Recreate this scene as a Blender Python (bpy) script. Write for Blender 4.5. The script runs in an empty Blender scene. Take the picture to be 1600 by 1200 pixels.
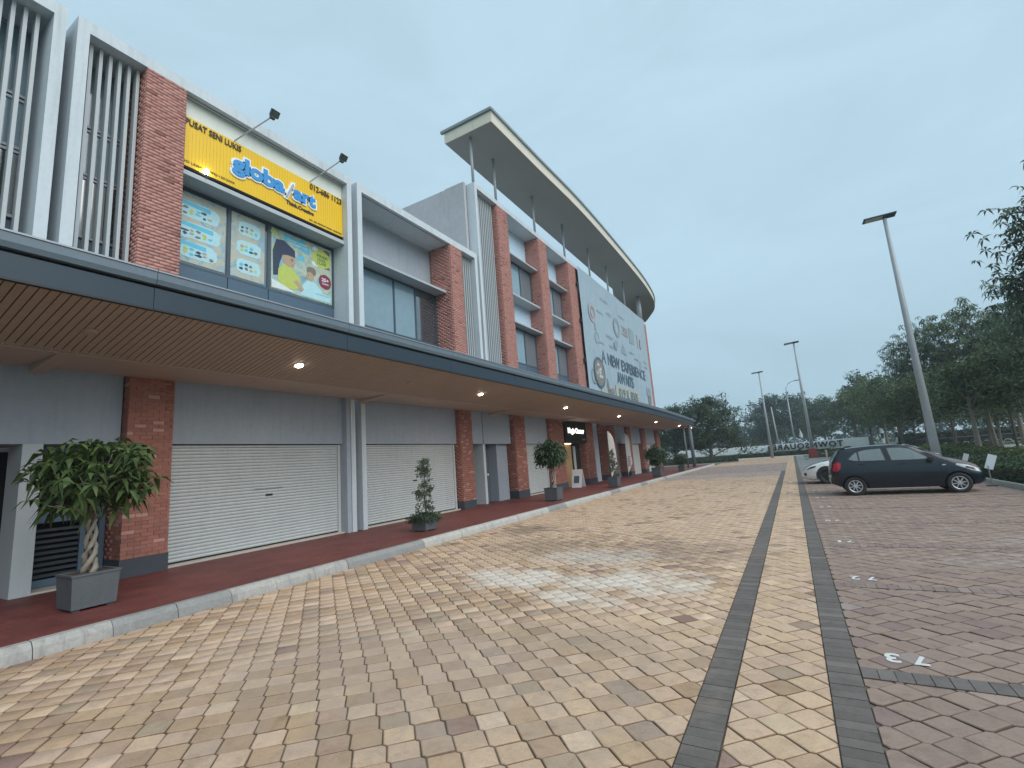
import bpy, bmesh, math, random
import numpy as np
from mathutils import Matrix, Vector
random.seed(7); rng = np.random.default_rng(7)
D = bpy.data; S = bpy.context.scene; COL = S.collection
R = math.radians

# ------------------------------------------------------------------ camera
cam = D.cameras.new('camera'); camo = D.objects.new('camera', cam); COL.objects.link(camo)
CAM = Vector((0, 0, 1.74))
rt = Vector((0.86091526, 0.50334934, -0.07392133))
dn = Vector((-0.14706026, 0.10712011, -0.98331))
fw = Vector((-0.48702998, 0.85741747, 0.16624402))
m = Matrix((( rt.x, -dn.x, -fw.x, CAM.x), (rt.y, -dn.y, -fw.y, CAM.y), (rt.z, -dn.z, -fw.z, CAM.z), (0, 0, 0, 1)))
camo.matrix_world = m
cam.sensor_width = 36; cam.lens = 744.4 / 1600 * 36; cam.clip_start = 0.05; cam.clip_end = 2500
S.camera = camo

# ------------------------------------------------------------------ world, sun, exposure
SUN_EL, SUN_AZ = 40.0, 104.0        # degrees; azimuth clockwise from +Y
w = D.worlds.new('World'); S.world = w; w.use_nodes = True
nt = w.node_tree; nt.nodes.clear()
def N(nt, typ, **kw):
    n = nt.nodes.new(typ)
    for k, v in kw.items():
        if k.startswith('_'): setattr(n, k[1:], v)
        else: n.inputs[k].default_value = v
    return n
L = lambda nt, a, b: nt.links.new(a, b)
sky = N(nt, 'ShaderNodeTexSky', _sky_type='NISHITA', _sun_disc=False, _sun_elevation=R(SUN_EL), _sun_rotation=R(SUN_AZ), _air_density=1.0, _dust_density=3.0, _ozone_density=2.0)
tc = N(nt, 'ShaderNodeTexCoord'); sep = N(nt, 'ShaderNodeSeparateXYZ'); L(nt, tc.outputs['Generated'], sep.inputs[0])
cr = N(nt, 'ShaderNodeValToRGB')
els = cr.color_ramp.elements
els[0].position = 0.0; els[0].color = (2.4, 3.4, 4.0, 1)
els[1].position = 0.75; els[1].color = (2.95, 4.1, 4.8, 1)
e = els.new(0.10); e.color = (2.5, 3.6, 4.25, 1)
e = els.new(0.35); e.color = (2.95, 4.15, 4.9, 1)
L(nt, sep.outputs['Z'], cr.inputs[0])
mp = N(nt, 'ShaderNodeMapping'); mp.inputs['Scale'].default_value = (1.2, 1.2, 3.0); L(nt, tc.outputs['Generated'], mp.inputs[0])
nz = N(nt, 'ShaderNodeTexNoise', Scale=1.7, Detail=7.0, Roughness=0.6, Distortion=0.7); L(nt, mp.outputs[0], nz.inputs['Vector'])
mr = N(nt, 'ShaderNodeMapRange'); mr.inputs['From Min'].default_value = .3; mr.inputs['From Max'].default_value = .7
mr.inputs['To Min'].default_value = .93; mr.inputs['To Max'].default_value = 1.075; L(nt, nz.outputs[0], mr.inputs[0])
vm = N(nt, 'ShaderNodeVectorMath', _operation='SCALE'); L(nt, cr.outputs[0], vm.inputs[0]); L(nt, mr.outputs[0], vm.inputs['Scale'])
mx = N(nt, 'ShaderNodeMixRGB', Fac=0.95); L(nt, sky.outputs[0], mx.inputs[1]); L(nt, vm.outputs[0], mx.inputs[2])
bg = N(nt, 'ShaderNodeBackground', Strength=0.1); L(nt, mx.outputs[0], bg.inputs[0])
wo = N(nt, 'ShaderNodeOutputWorld'); L(nt, bg.outputs[0], wo.inputs[0])
sl = D.lights.new('sun', 'SUN'); sl.energy = 1.5; sl.angle = R(60); sl.color = (1.0, 0.965, 0.93)
so = D.objects.new('sun', sl); COL.objects.link(so)
sd = Vector((math.sin(R(SUN_AZ)) * math.cos(R(SUN_EL)), math.cos(R(SUN_AZ)) * math.cos(R(SUN_EL)), math.sin(R(SUN_EL))))
so.rotation_euler = sd.to_track_quat('Z', 'Y').to_euler(); so.location = (20, -20, 30)
S.view_settings.view_transform = 'Standard'; S.view_settings.look = 'None'; S.view_settings.exposure = 0.8; S.view_settings.gamma = 1.0
S.view_settings.use_curve_mapping = False

# ------------------------------------------------------------------ materials
def new_mat(name):
    mt = D.materials.new(name); mt.use_nodes = True; nt = mt.node_tree
    return mt, nt, nt.nodes['Principled BSDF']
def mat(name, col, rough=.6, var=.12, scale=3.0, bump=0.0, bscale=40.0, metal=0.0, spec=.5, stain=None, streak=0.0, coat=0.0):
    """painted or raw surface: base colour with two scales of wear, optional streaks of dirt, fine relief"""
    mt, nt, p = new_mat(name)
    g = N(nt, 'ShaderNodeNewGeometry')
    n1 = N(nt, 'ShaderNodeTexNoise', Scale=scale, Detail=5.0, Roughness=.6); L(nt, g.outputs['Position'], n1.inputs['Vector'])
    n2 = N(nt, 'ShaderNodeTexNoise', Scale=scale * 9, Detail=3.0); L(nt, g.outputs['Position'], n2.inputs['Vector'])
    ad = N(nt, 'ShaderNodeMath', _operation='ADD'); L(nt, n1.outputs[0], ad.inputs[0]); L(nt, n2.outputs[0], ad.inputs[1])
    mr = N(nt, 'ShaderNodeMapRange'); L(nt, ad.outputs[0], mr.inputs[0])
    mr.inputs['From Min'].default_value = .6; mr.inputs['From Max'].default_value = 1.4
    mr.inputs['To Min'].default_value = 1 - var; mr.inputs['To Max'].default_value = 1 + var
    hs = N(nt, 'ShaderNodeVectorMath', _operation='SCALE'); hs.inputs[0].default_value = col; L(nt, mr.outputs[0], hs.inputs['Scale'])
    out = hs.outputs[0]
    if streak:
        mp = N(nt, 'ShaderNodeMapping'); mp.inputs['Scale'].default_value = (5, 5, .35); L(nt, g.outputs['Position'], mp.inputs[0])
        n3 = N(nt, 'ShaderNodeTexNoise', Scale=1.6, Detail=6.0, Roughness=.65); L(nt, mp.outputs[0], n3.inputs['Vector'])
        m3 = N(nt, 'ShaderNodeMapRange'); L(nt, n3.outputs[0], m3.inputs[0]); m3.inputs['From Min'].default_value = .5; m3.inputs['From Max'].default_value = .75
        m3.inputs['To Max'].default_value = streak
        mm = N(nt, 'ShaderNodeMixRGB'); L(nt, m3.outputs[0], mm.inputs[0]); L(nt, out, mm.inputs[1]); mm.inputs[2].default_value = (*(stain or (.12, .11, .10)), 1)
        out = mm.outputs[0]
    L(nt, out, p.inputs['Base Color'])
    p.inputs['Roughness'].default_value = rough; p.inputs['Metallic'].default_value = metal
    p.inputs['Specular IOR Level'].default_value = spec; p.inputs['Coat Weight'].default_value = coat
    if bump:
        nb = N(nt, 'ShaderNodeTexNoise', Scale=bscale, Detail=4.0); L(nt, g.outputs['Position'], nb.inputs['Vector'])
        b = N(nt, 'ShaderNodeBump', Strength=bump, Distance=.01); L(nt, nb.outputs[0], b.inputs['Height']); L(nt, b.outputs[0], p.inputs['Normal'])
    return mt
def emat(name, col, st):
    mt, nt, p = new_mat(name); p.inputs['Base Color'].default_value = (.8, .8, .8, 1)
    p.inputs['Emission Color'].default_value = (*col, 1); p.inputs['Emission Strength'].default_value = st
    return mt
def piece_mat(name, source, rough=.75, stain_spots=(), grain=.16, bump=.35, per_obj=True, gscale=60, dirt=.55, wear=False):
    """stone-like pieces: colour of each piece comes from its attribute (mesh) or object colour"""
    mt, nt, p = new_mat(name)
    if source == 'attr': a = N(nt, 'ShaderNodeAttribute', _attribute_name='pcol'); c = a.outputs['Color']
    else:
        a = N(nt, 'ShaderNodeObjectInfo'); c = a.outputs['Color']
        if wear:
            aw = N(nt, 'ShaderNodeAttribute', _attribute_name='wear'); vw = N(nt, 'ShaderNodeVectorMath', _operation='MULTIPLY'); L(nt, c, vw.inputs[0]); L(nt, aw.outputs['Color'], vw.inputs[1]); c = vw.outputs[0]
    g = N(nt, 'ShaderNodeNewGeometry')
    n1 = N(nt, 'ShaderNodeTexNoise', Scale=gscale, Detail=4.0, Roughness=.7); L(nt, g.outputs['Position'], n1.inputs['Vector'])
    n0 = N(nt, 'ShaderNodeTexNoise', Scale=6.0, Detail=5.0, Roughness=.65); L(nt, g.outputs['Position'], n0.inputs['Vector'])
    ad = N(nt, 'ShaderNodeMath', _operation='ADD'); L(nt, n1.outputs[0], ad.inputs[0]); L(nt, n0.outputs[0], ad.inputs[1])
    mr = N(nt, 'ShaderNodeMapRange'); L(nt, ad.outputs[0], mr.inputs[0]); mr.inputs['From Min'].default_value = .65; mr.inputs['From Max'].default_value = 1.35
    mr.inputs['To Min'].default_value = 1 - grain; mr.inputs['To Max'].default_value = 1 + grain
    sc = N(nt, 'ShaderNodeVectorMath', _operation='SCALE'); L(nt, c, sc.inputs[0]); L(nt, mr.outputs[0], sc.inputs['Scale'])
    n5 = N(nt, 'ShaderNodeTexNoise', Scale=7.5, Detail=6.0, Roughness=.7, Distortion=.6); L(nt, g.outputs['Position'], n5.inputs['Vector'])
    m5 = N(nt, 'ShaderNodeMapRange'); L(nt, n5.outputs[0], m5.inputs[0]); m5.inputs['From Min'].default_value = .5; m5.inputs['From Max'].default_value = .72; m5.inputs['To Max'].default_value = dirt
    d5 = N(nt, 'ShaderNodeVectorMath', _operation='MULTIPLY'); L(nt, sc.outputs[0], d5.inputs[0]); d5.inputs[1].default_value = (.58, .55, .53)
    x5 = N(nt, 'ShaderNodeMixRGB'); L(nt, m5.outputs[0], x5.inputs[0]); L(nt, sc.outputs[0], x5.inputs[1]); L(nt, d5.outputs[0], x5.inputs[2])
    out = x5.outputs[0]
    for (cx, cy, rx, ry, colr, amt, seed) in stain_spots:
        mp = N(nt, 'ShaderNodeVectorMath', _operation='SUBTRACT'); L(nt, g.outputs['Position'], mp.inputs[0]); mp.inputs[1].default_value = (cx, cy, 0)
        ms = N(nt, 'ShaderNodeVectorMath', _operation='MULTIPLY'); L(nt, mp.outputs[0], ms.inputs[0]); ms.inputs[1].default_value = (1 / rx, 1 / ry, 0)
        ln = N(nt, 'ShaderNodeVectorMath', _operation='LENGTH'); L(nt, ms.outputs[0], ln.inputs[0])
        nn = N(nt, 'ShaderNodeTexNoise', Scale=1.3 + seed * .3, Detail=6.0, Roughness=.6); L(nt, g.outputs['Position'], nn.inputs['Vector'])
        s2 = N(nt, 'ShaderNodeMath', _operation='MULTIPLY_ADD'); L(nt, nn.outputs[0], s2.inputs[0]); s2.inputs[1].default_value = 2.6; s2.inputs[2].default_value = -1.3
        s3 = N(nt, 'ShaderNodeMath', _operation='ADD'); L(nt, ln.outputs['Value'], s3.inputs[0]); L(nt, s2.outputs[0], s3.inputs[1])
        m3 = N(nt, 'ShaderNodeMapRange'); L(nt, s3.outputs[0], m3.inputs[0]); m3.inputs['From Min'].default_value = 1.0; m3.inputs['From Max'].default_value = .35
        m3.inputs['To Min'].default_value = 0; m3.inputs['To Max'].default_value = amt
        mm = N(nt, 'ShaderNodeMixRGB'); L(nt, m3.outputs[0], mm.inputs[0]); L(nt, out, mm.inputs[1]); mm.inputs[2].default_value = (*colr, 1)
        out = mm.outputs[0]
    L(nt, out, p.inputs['Base Color']); p.inputs['Roughness'].default_value = rough; p.inputs['Specular IOR Level'].default_value = .35
    if bump:
        b = N(nt, 'ShaderNodeBump', Strength=bump, Distance=.004); L(nt, n1.outputs[0], b.inputs['Height']); L(nt, b.outputs[0], p.inputs['Normal'])
    return mt
def leaf_mat(name, c1, c2, sc=1.2):
    mt, nt, p = new_mat(name)
    g = N(nt, 'ShaderNodeNewGeometry'); n = N(nt, 'ShaderNodeTexNoise', Scale=sc, Detail=4.0); L(nt, g.outputs['Position'], n.inputs['Vector'])
    r = N(nt, 'ShaderNodeValToRGB'); r.color_ramp.elements[0].position = .35; r.color_ramp.elements[0].color = (*c1, 1)
    r.color_ramp.elements[1].position = .68; r.color_ramp.elements[1].color = (*c2, 1); L(nt, n.outputs[0], r.inputs[0])
    rv = N(nt, 'ShaderNodeMapRange'); L(nt, g.outputs['Random Per Island'], rv.inputs[0]); rv.inputs['To Min'].default_value = .6; rv.inputs['To Max'].default_value = 1.45
    v = N(nt, 'ShaderNodeVectorMath', _operation='SCALE'); L(nt, r.outputs[0], v.inputs[0]); L(nt, rv.outputs[0], v.inputs['Scale'])
    L(nt, v.outputs[0], p.inputs['Base Color']); p.inputs['Roughness'].default_value = .55; p.inputs['Specular IOR Level'].default_value = .3
    tr = N(nt, 'ShaderNodeBsdfTranslucent'); L(nt, v.outputs[0], tr.inputs[0])
    ms = N(nt, 'ShaderNodeMixShader', Fac=.25); L(nt, p.outputs[0], ms.inputs[1]); L(nt, tr.outputs[0], ms.inputs[2])
    L(nt, ms.outputs[0], nt.nodes['Material Output'].inputs['Surface'])
    return mt

M = {}
M['white'] = mat('painted_white_concrete', (.55, .61, .65), .65, .07, 1.2, .15, 80, streak=.42, stain=(.34, .36, .37))
M['grey_wall'] = mat('grey_painted_plaster', (.34, .385, .44), .75, .08, .8, .15, 90, streak=.25, stain=(.2, .2, .22))
M['blue_wall'] = mat('pale_blue_grey_plaster', (.50, .655, .79), .75, .05, .8, .12, 90, streak=.08, stain=(.3, .34, .38))
M['cream_wall'] = mat('pale_grey_plaster', (.50, .51, .49), .75, .05, .8, .12, 90, streak=.12, stain=(.3, .3, .3))
M['cream_board'] = mat('pale_cream_board', (.74, .77, .70), .6, .04, .8, streak=.15, stain=(.5, .5, .45))
M['side_wall'] = mat('weathered_rendered_wall', (.42, .43, .45), .8, .10, .7, .2, 60, streak=.25, stain=(.28, .28, .29))
M['dark_gap'] = mat('dark_recess_paint', (.13, .15, .18), .8, .1, 1.0)
M['charcoal'] = mat('charcoal_metal', (.055, .085, .115), .45, .10, 2.0, metal=.0)
M['panel'] = mat('slate_blue_spandrel_panel', (.075, .125, .175), .35, .06, 1.5)
M['alu'] = mat('grey_aluminium', (.30, .33, .36), .4, .06, 2.0, metal=.4)
M['louvre'] = mat('light_grey_louvre_paint', (.42, .46, .48), .5, .05, 2.0, streak=.1, stain=(.25, .26, .27))
M['plinth'] = mat('dark_grey_plinth_paint', (.05, .06, .075), .6, .15, 3.0, .1)
M['mortar'] = mat('pinkish_mortar', (.34, .22, .19), .9, .15, 6.0, .3)
M['shutter'] = mat('pale_grey_shutter_enamel', (.51, .54, .54), .42, .07, 1.0, streak=.22, stain=(.3, .32, .32))
M['steel'] = mat('galvanised_steel', (.42, .44, .46), .35, .10, 3.0, metal=.6)
M['pole'] = mat('grey_painted_steel', (.34, .37, .39), .45, .08, 1.2, streak=.2, stain=(.2, .2, .2))
M['soffit'] = mat('tan_timber_look_soffit', (.40, .315, .25), .6, .10, 1.0, .1, 60)
M['soffit_flat'] = mat('tan_flat_soffit', (.46, .385, .32), .6, .06, .8)
M['gutter'] = mat('blue_grey_gutter_metal', (.12, .165, .205), .45, .08, 1.5, streak=.15, stain=(.14, .17, .2))
M['fascia'] = mat('dark_slate_fascia', (.024, .043, .063), .45, .08, 1.5)
M['black'] = mat('black_void', (.008, .008, .01), .9, .1, 2.0)
M['roof_under'] = mat('roof_underside_board', (.30, .30, .285), .75, .05, .5)
M['roof_fascia'] = mat('cream_roof_fascia', (.66, .62, .52), .6, .05, .8, streak=.15, stain=(.4, .38, .34))
M['roof_gutter'] = mat('grey_green_gutter', (.22, .27, .27), .5, .1, 1.0)
M['glass'] = mat('dark_reflective_glass', (.030, .050, .062), .07, .05, .5, spec=.9)
M['glass'].node_tree.nodes['Principled BSDF'].inputs['IOR'].default_value = 2.1
M['glass_sky'] = mat('glass_painted_sky_reflection', (.20, .30, .36), .05, .1, .4, spec=1.0)  # pale base colour stands in for sky mirrored in the panes
M['blind'] = mat('grey_blind_behind_glass', (.15, .18, .205), .15, .1, 2.0, spec=.9)
M['curtain'] = mat('pale_blind_fabric', (.42, .46, .46), .8, .1, 2.0)
M['asphalt'] = mat('asphalt', (.20, .205, .21), .9, .12, .8, .4, 60)
M['sand'] = mat('jointing_sand', (.15, .12, .092), .95, .25, 5.0, .4)
M['concrete'] = mat('pale_concrete', (.50, .46, .41), .85, .14, .6, .3, 40)
M['road_pale'] = mat('pale_road_surface', (.42, .42, .40), .9, .08, .3, .2)
M['kerb_white'] = mat('worn_white_kerb_paint', (.42, .41, .38), .8, .16, 3.0, .4, 40, streak=.8, stain=(.24, .24, .23))
M['kerb_worn'] = mat('grimy_kerb_paint', (.36, .35, .33), .85, .2, 3.0, .4, 40, streak=.9, stain=(.19, .19, .185))
M['kerb_grey'] = mat('bare_grey_kerb_concrete', (.25, .25, .245), .85, .2, 3.0, .4, 40)
M['bark'] = mat('brown_bark', (.13, .105, .085), .9, .3, 6.0, .6, 25)
M['bark_pale'] = mat('pale_bark', (.25, .22, .18), .9, .3, 6.0, .5, 25)
M['planter'] = mat('dark_grey_planter', (.085, .095, .105), .7, .15, 3.0, .2, 50, streak=.2, stain=(.15, .15, .15))
M['soil'] = mat('potting_soil', (.05, .038, .028), .95, .3, 12.0, .8, 30)
M['yellow'] = None
M['ink'] = mat('dark_sign_lettering', (.035, .03, .02), .4, .05)
M['blue'] = mat('blue_sign_lettering', (.035, .27, .62), .35, .04)
M['pure_white'] = mat('white_sign_backing', (.82, .84, .86), .35, .02)
M['road_paint'] = mat('worn_white_road_paint', (.62, .62, .60), .8, .10, 14.0)
M['red'] = mat('faded_red_paint', (.25, .035, .03), .5, .12)
M['rubber'] = mat('tyre_rubber', (.022, .022, .024), .75, .1, 10.0)
M['rim'] = mat('silver_alloy_rim', (.55, .56, .57), .35, .04, 3.0, metal=.5)
M['plastic'] = mat('black_trim_plastic', (.02, .022, .025), .5, .1)
M['car_navy'] = mat('dark_blue_grey_car_paint', (.004, .010, .019), .28, .04, 1.0, coat=.45, spec=.4)
M['car_white'] = mat('white_car_paint', (.75, .76, .76), .3, .02, 1.0, coat=1.0)
M['car_glass'] = mat('car_window_glass', (.16, .20, .20), .08, .12, 1.4, spec=.9)
M['lamp_red'] = mat('red_tail_lamp_lens', (.45, .02, .04), .15, .1, 10)
M['lamp_clear'] = mat('clear_headlamp_lens', (.5, .54, .56), .1, .15, 12)
M['hull_wall'] = mat('white_boundary_wall_paint', (.84, .90, .90), .7, .06, .35, streak=.12, stain=(.32, .38, .38))
M['brick_obj'] = piece_mat('red_facing_brick', 'obj', .85, grain=.14, bump=.3, gscale=35, dirt=.25)
M['brick_att'] = piece_mat('red_facing_brick_field', 'attr', .85, grain=.14, bump=.3, gscale=35, dirt=.25)
WH = (.64, .575, .50)
spots = ((-3.9, 6.7, 1.5, .70, WH, .8, 1), (-2.1, 6.9, .95, .75, WH, .8, 2), (-2.7, 5.9, .7, .4, WH, .7, 3),
         (-4.8, 9.3, 1.6, 1.2, (.19, .14, .10), .45, 4), (-2.0, 9.2, 1.6, 1.3, (.24, .165, .13), .5, 2), (-3.3, 8.4, 1.3, .8, (.50, .46, .42), .6, 5),
         (-6.4, 11.5, .9, 1.2, (.13, .10, .08), .55, 6), (-1.9, 4.6, 1.2, .6, (.26, .20, .15), .35, 5), (-3.8, 3.6, 3.0, 1.6, (.36, .28, .23), .45, 7),
         (2.2, 6.1, 1.6, .5, (.19, .14, .125), .35, 1), (2.4, 8.8, 1.8, .5, (.33, .275, .25), .4, 6), (3.4, 10.6, 1.6, .6, (.34, .285, .26), .4, 2))
M['paver_obj'] = piece_mat('concrete_paver', 'obj', .8, spots, grain=.17, wear=True)
M['paver_att'] = piece_mat('concrete_paver_field', 'attr', .8, spots, grain=.17)
M['leaf_dark'] = leaf_mat('dark_green_foliage', (.036, .066, .034), (.078, .12, .058))
M['leaf_mid'] = leaf_mat('mid_green_foliage', (.055, .088, .042), (.115, .16, .075))
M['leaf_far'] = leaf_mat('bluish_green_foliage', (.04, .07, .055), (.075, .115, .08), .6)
M['leaf_yel'] = leaf_mat('yellow_green_foliage', (.07, .10, .03), (.15, .19, .075))
M['leaf_pot'] = leaf_mat('glossy_palmate_leaves', (.045, .085, .035), (.13, .18, .06), 5)
M['leaf_grey'] = leaf_mat('grey_green_small_leaves', (.08, .11, .07), (.17, .20, .14), 6)
M['grass'] = leaf_mat('lawn_grass', (.05, .075, .03), (.10, .13, .055), 1.0)
# yellow ribbed sign sheet
mt, nt2, p = new_mat('yellow_ribbed_sign_sheet'); g = N(nt2, 'ShaderNodeNewGeometry')
n = N(nt2, 'ShaderNodeTexNoise', Scale=1.0, Detail=3.0); L(nt2, g.outputs['Position'], n.inputs['Vector'])
r = N(nt2, 'ShaderNodeValToRGB'); r.color_ramp.elements[0].color = (.80, .47, .005, 1); r.color_ramp.elements[1].color = (.86, .58, .02, 1); L(nt2, n.outputs[0], r.inputs[0])
L(nt2, r.outputs[0], p.inputs['Base Color']); p.inputs['Roughness'].default_value = .28; M['yellow'] = mt

# ------------------------------------------------------------------ helpers
def tag(o, label=None, cat=None, group=None, kind=None):
    for k, v in (('label', label), ('category', cat), ('group', group), ('kind', kind)):
        if v: o[k] = v
    return o
def empty(name, loc, label, cat, group=None, rz=0):
    o = D.objects.new(name, None); COL.objects.link(o); o.location = loc; o.rotation_euler[2] = rz; o.empty_display_size = .3
    return tag(o, label, cat, group)
class MB:
    """collects boxes, bars, tubes, prisms; build() links them as one object (coordinates are world unless a parent frame is given)"""
    def __init__(s): s.v = []; s.f = []
    def add(s, vs, fs):
        b = len(s.v); s.v += [tuple(v) for v in vs]; s.f += [tuple(i + b for i in f) for f in fs]; return s
    def box(s, x0, x1, y0, y1, z0, z1):
        return s.add([(x0, y0, z0), (x1, y0, z0), (x1, y1, z0), (x0, y1, z0), (x0, y0, z1), (x1, y0, z1), (x1, y1, z1), (x0, y1, z1)],
                     [(0, 3, 2, 1), (4, 5, 6, 7), (0, 1, 5, 4), (1, 2, 6, 5), (2, 3, 7, 6), (3, 0, 4, 7)])
    def tube(s, pts, rad, n=10, cap=True):
        pts = [Vector(p) for p in pts]; rad = rad if hasattr(rad, '__len__') else [rad] * len(pts); b = len(s.v)
        for i, p in enumerate(pts):
            d = (pts[min(i + 1, len(pts) - 1)] - pts[max(i - 1, 0)]).normalized()
            a = Vector((0, 0, 1)) if abs(d.z) < .9 else Vector((1, 0, 0))
            u = d.cross(a).normalized(); v = d.cross(u)
            for k in range(n):
                t = 2 * math.pi * k / n; q = p + (u * math.cos(t) + v * math.sin(t)) * rad[i]; s.v.append(tuple(q))
        for i in range(len(pts) - 1):
            for k in range(n):
                k2 = (k + 1) % n; s.f.append((b + i * n + k, b + i * n + k2, b + (i + 1) * n + k2, b + (i + 1) * n + k))
        if cap:
            s.f.append(tuple(b + k for k in range(n))[::-1]); e = b + (len(pts) - 1) * n; s.f.append(tuple(e + k for k in range(n)))
        return s
    def prism(s, poly, fn, d0, d1):
        """poly of (u,v); fn(u,v,d) -> xyz"""
        n = len(poly); a = [fn(u, v, d0) for u, v in poly]; c = [fn(u, v, d1) for u, v in poly]
        return s.add(a + c, [tuple(range(n))[::-1], tuple(range(n, 2 * n))] + [(i, (i + 1) % n, n + (i + 1) % n, n + i) for i in range(n)])
    def build(s, name, mt, parent=None, smooth=False, bevel=0, off=None):
        me = D.meshes.new(name); me.from_pydata(s.v, [], s.f); 
        bm = bmesh.new(); bm.from_mesh(me)
        if bevel: bmesh.ops.bevel(bm, geom=bm.edges[:], offset=bevel, segments=2, profile=.7, affect='EDGES', clamp_overlap=True)
        bmesh.ops.recalc_face_normals(bm, faces=bm.faces); bm.to_mesh(me); bm.free()
        for mm in (mt if isinstance(mt, (list, tuple)) else [mt]): me.materials.append(mm)
        if smooth: me.shade_smooth()
        o = D.objects.new(name, me); COL.objects.link(o)
        if parent is not None:
            o.parent = parent
        return o
def local(o, parent):
    """mesh given in world coordinates, keep it there under a located parent"""
    o.matrix_parent_inverse = Matrix.Translation(-parent_world(parent)); return o
def parent_world(p):
    v = Vector((0, 0, 0))
    while p is not None: v += p.location; p = p.parent
    return v
def part(name, mb, mt, parent, **k):
    """part given in world coordinates; its mesh is shifted into the parent's frame"""
    w_ = parent_world(parent)
    mb.v = [(x - w_.x, y - w_.y, z - w_.z) for x, y, z in mb.v]
    return mb.build(name, mt, parent, **k)
def box(name, mt, parent, *a, **k):
    b = MB().box(*a)
    return part(name, b, mt, parent, **k) if parent is not None else b.build(name, mt, **k)
def struct(o): o['kind'] = 'structure'; return o
def copy_tree(o, parent=None):
    c = o.copy(); COL.objects.link(c)
    if parent is not None: c.parent = parent
    for ch in list(o.children): copy_tree(ch, c)
    return c
def fast_mesh(name, V, F, mt, parent=None, col=None, smooth=False):
    """V (n,3) array, F (m,k) array of equal polygons"""
    me = D.meshes.new(name); V = np.asarray(V, np.float32); F = np.asarray(F, np.int32); k = F.shape[1]
    me.vertices.add(len(V)); me.vertices.foreach_set('co', V.ravel())
    me.loops.add(F.size); me.loops.foreach_set('vertex_index', F.ravel())
    me.polygons.add(len(F)); me.polygons.foreach_set('loop_start', np.arange(0, F.size, k, dtype=np.int32)); me.polygons.foreach_set('loop_total', np.full(len(F), k, np.int32))
    me.update(calc_edges=True); me.materials.append(mt)
    if col is not None:
        a = me.color_attributes.new('pcol', 'FLOAT_COLOR', 'POINT'); c4 = np.ones((len(V), 4), np.float32); c4[:, :3] = col; a.data.foreach_set('color', c4.ravel())
    if smooth: me.shade_smooth()
    o = D.objects.new(name, me); COL.objects.link(o)
    if parent is not None: o.parent = parent
    return o
def text_mesh(body, bold=0.0, ext=.01, res=3, shear=0, space=1.0):
    cu = D.curves.new('t', 'FONT'); cu.body = body; cu.size = 1; cu.extrude = ext; cu.offset = bold; cu.resolution_u = res; cu.shear = shear; cu.space_character = space
    o = D.objects.new('t', cu); COL.objects.link(o); dg = bpy.context.evaluated_depsgraph_get(); dg.update()
    me = D.meshes.new_from_object(o.evaluated_get(dg)); D.objects.remove(o); D.curves.remove(cu); return me
def text(name, body, O, U, V, width, height, mt, parent, bold=0.0, depth=.01, shear=0, space=1.0):
    """lettering whose ink box starts at O, spans width along U and height along V; stands out depth from its surface"""
    me = text_mesh(body, bold, .5, 3, shear, space); U = Vector(U); V = Vector(V); Nn = U.cross(V); O = Vector(O) - parent_world(parent)
    co = np.empty(len(me.vertices) * 3, np.float32); me.vertices.foreach_get('co', co); co = co.reshape(-1, 3)
    mn, mxx = co.min(0), co.max(0)
    out = [O + U * ((c[0] - mn[0]) / (mxx[0] - mn[0]) * width) + V * ((c[1] - mn[1]) / (mxx[1] - mn[1]) * height) + Nn * ((c[2] + .5) * depth) for c in co]
    for v_, q in zip(me.vertices, out): v_.co = q
    me.name = name; me.materials.clear(); me.materials.append(mt); o = D.objects.new(name, me); COL.objects.link(o); o.parent = parent
    return o

# ================================================================== SETTING
# ground sheet to the horizon
g_ = MB(); g_.add([(-900, -300, -.06), (900, -300, -.06), (900, 1500, -.06), (-900, 1500, -.06)], [(0, 1, 2, 3)])
o = struct(g_.build('ground', M['grass'])); o['label'] = 'grassy ground stretching to the horizon'
# paving bases
road = struct(box('road', M['sand'], None, -7.66, -.02, -2, 80, -.05, -.012)); road['label'] = 'sandy joints under the tan block paved road'
strip = struct(box('centre_strip', M['sand'], None, -.017, .001, -2, 80, -.05, -.014))
lot = struct(box('parking_lot', M['sand'], None, .004, 5.3, -2, 33, -.05, -.013)); lot['label'] = 'joint bed under the reddish paved parking bays'
struct(box('side_road', M['asphalt'], None, .2, 5.3, 33.03, 58.1, -.05, -.002))
struct(box('side_road', M['asphalt'], None, .2, 1.1, 58.12, 80, -.05, -.003))
struct(box('far_pavement', M['concrete'], None, -40, 24, 80.03, 83, -.05, -.001))
struct(box('pale_road', M['road_pale'], None, 11.5, 90, 42, 69, -.055, -.03))

# ---- block pavers
def clip(poly, x0, x1, y0, y1):
    def cl(P, ax, lim, sgn):
        out = []
        for i in range(len(P)):
            a, b = P[i], P[(i + 1) % len(P)]; da, db = (a[ax] - lim) * sgn, (b[ax] - lim) * sgn
            if da >= 0: out.append(a)
            if (da >= 0) != (db >= 0):
                t = da / (da - db); out.append((a[0] + (b[0] - a[0]) * t, a[1] + (b[1] - a[1]) * t))
        return out
    for ax, lim, s in ((0, x0, 1), (0, x1, -1), (1, y0, 1), (1, y1, -1)):
        poly = cl(poly, ax, lim, s)
        if len(poly) < 3: return []
    return poly
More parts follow.
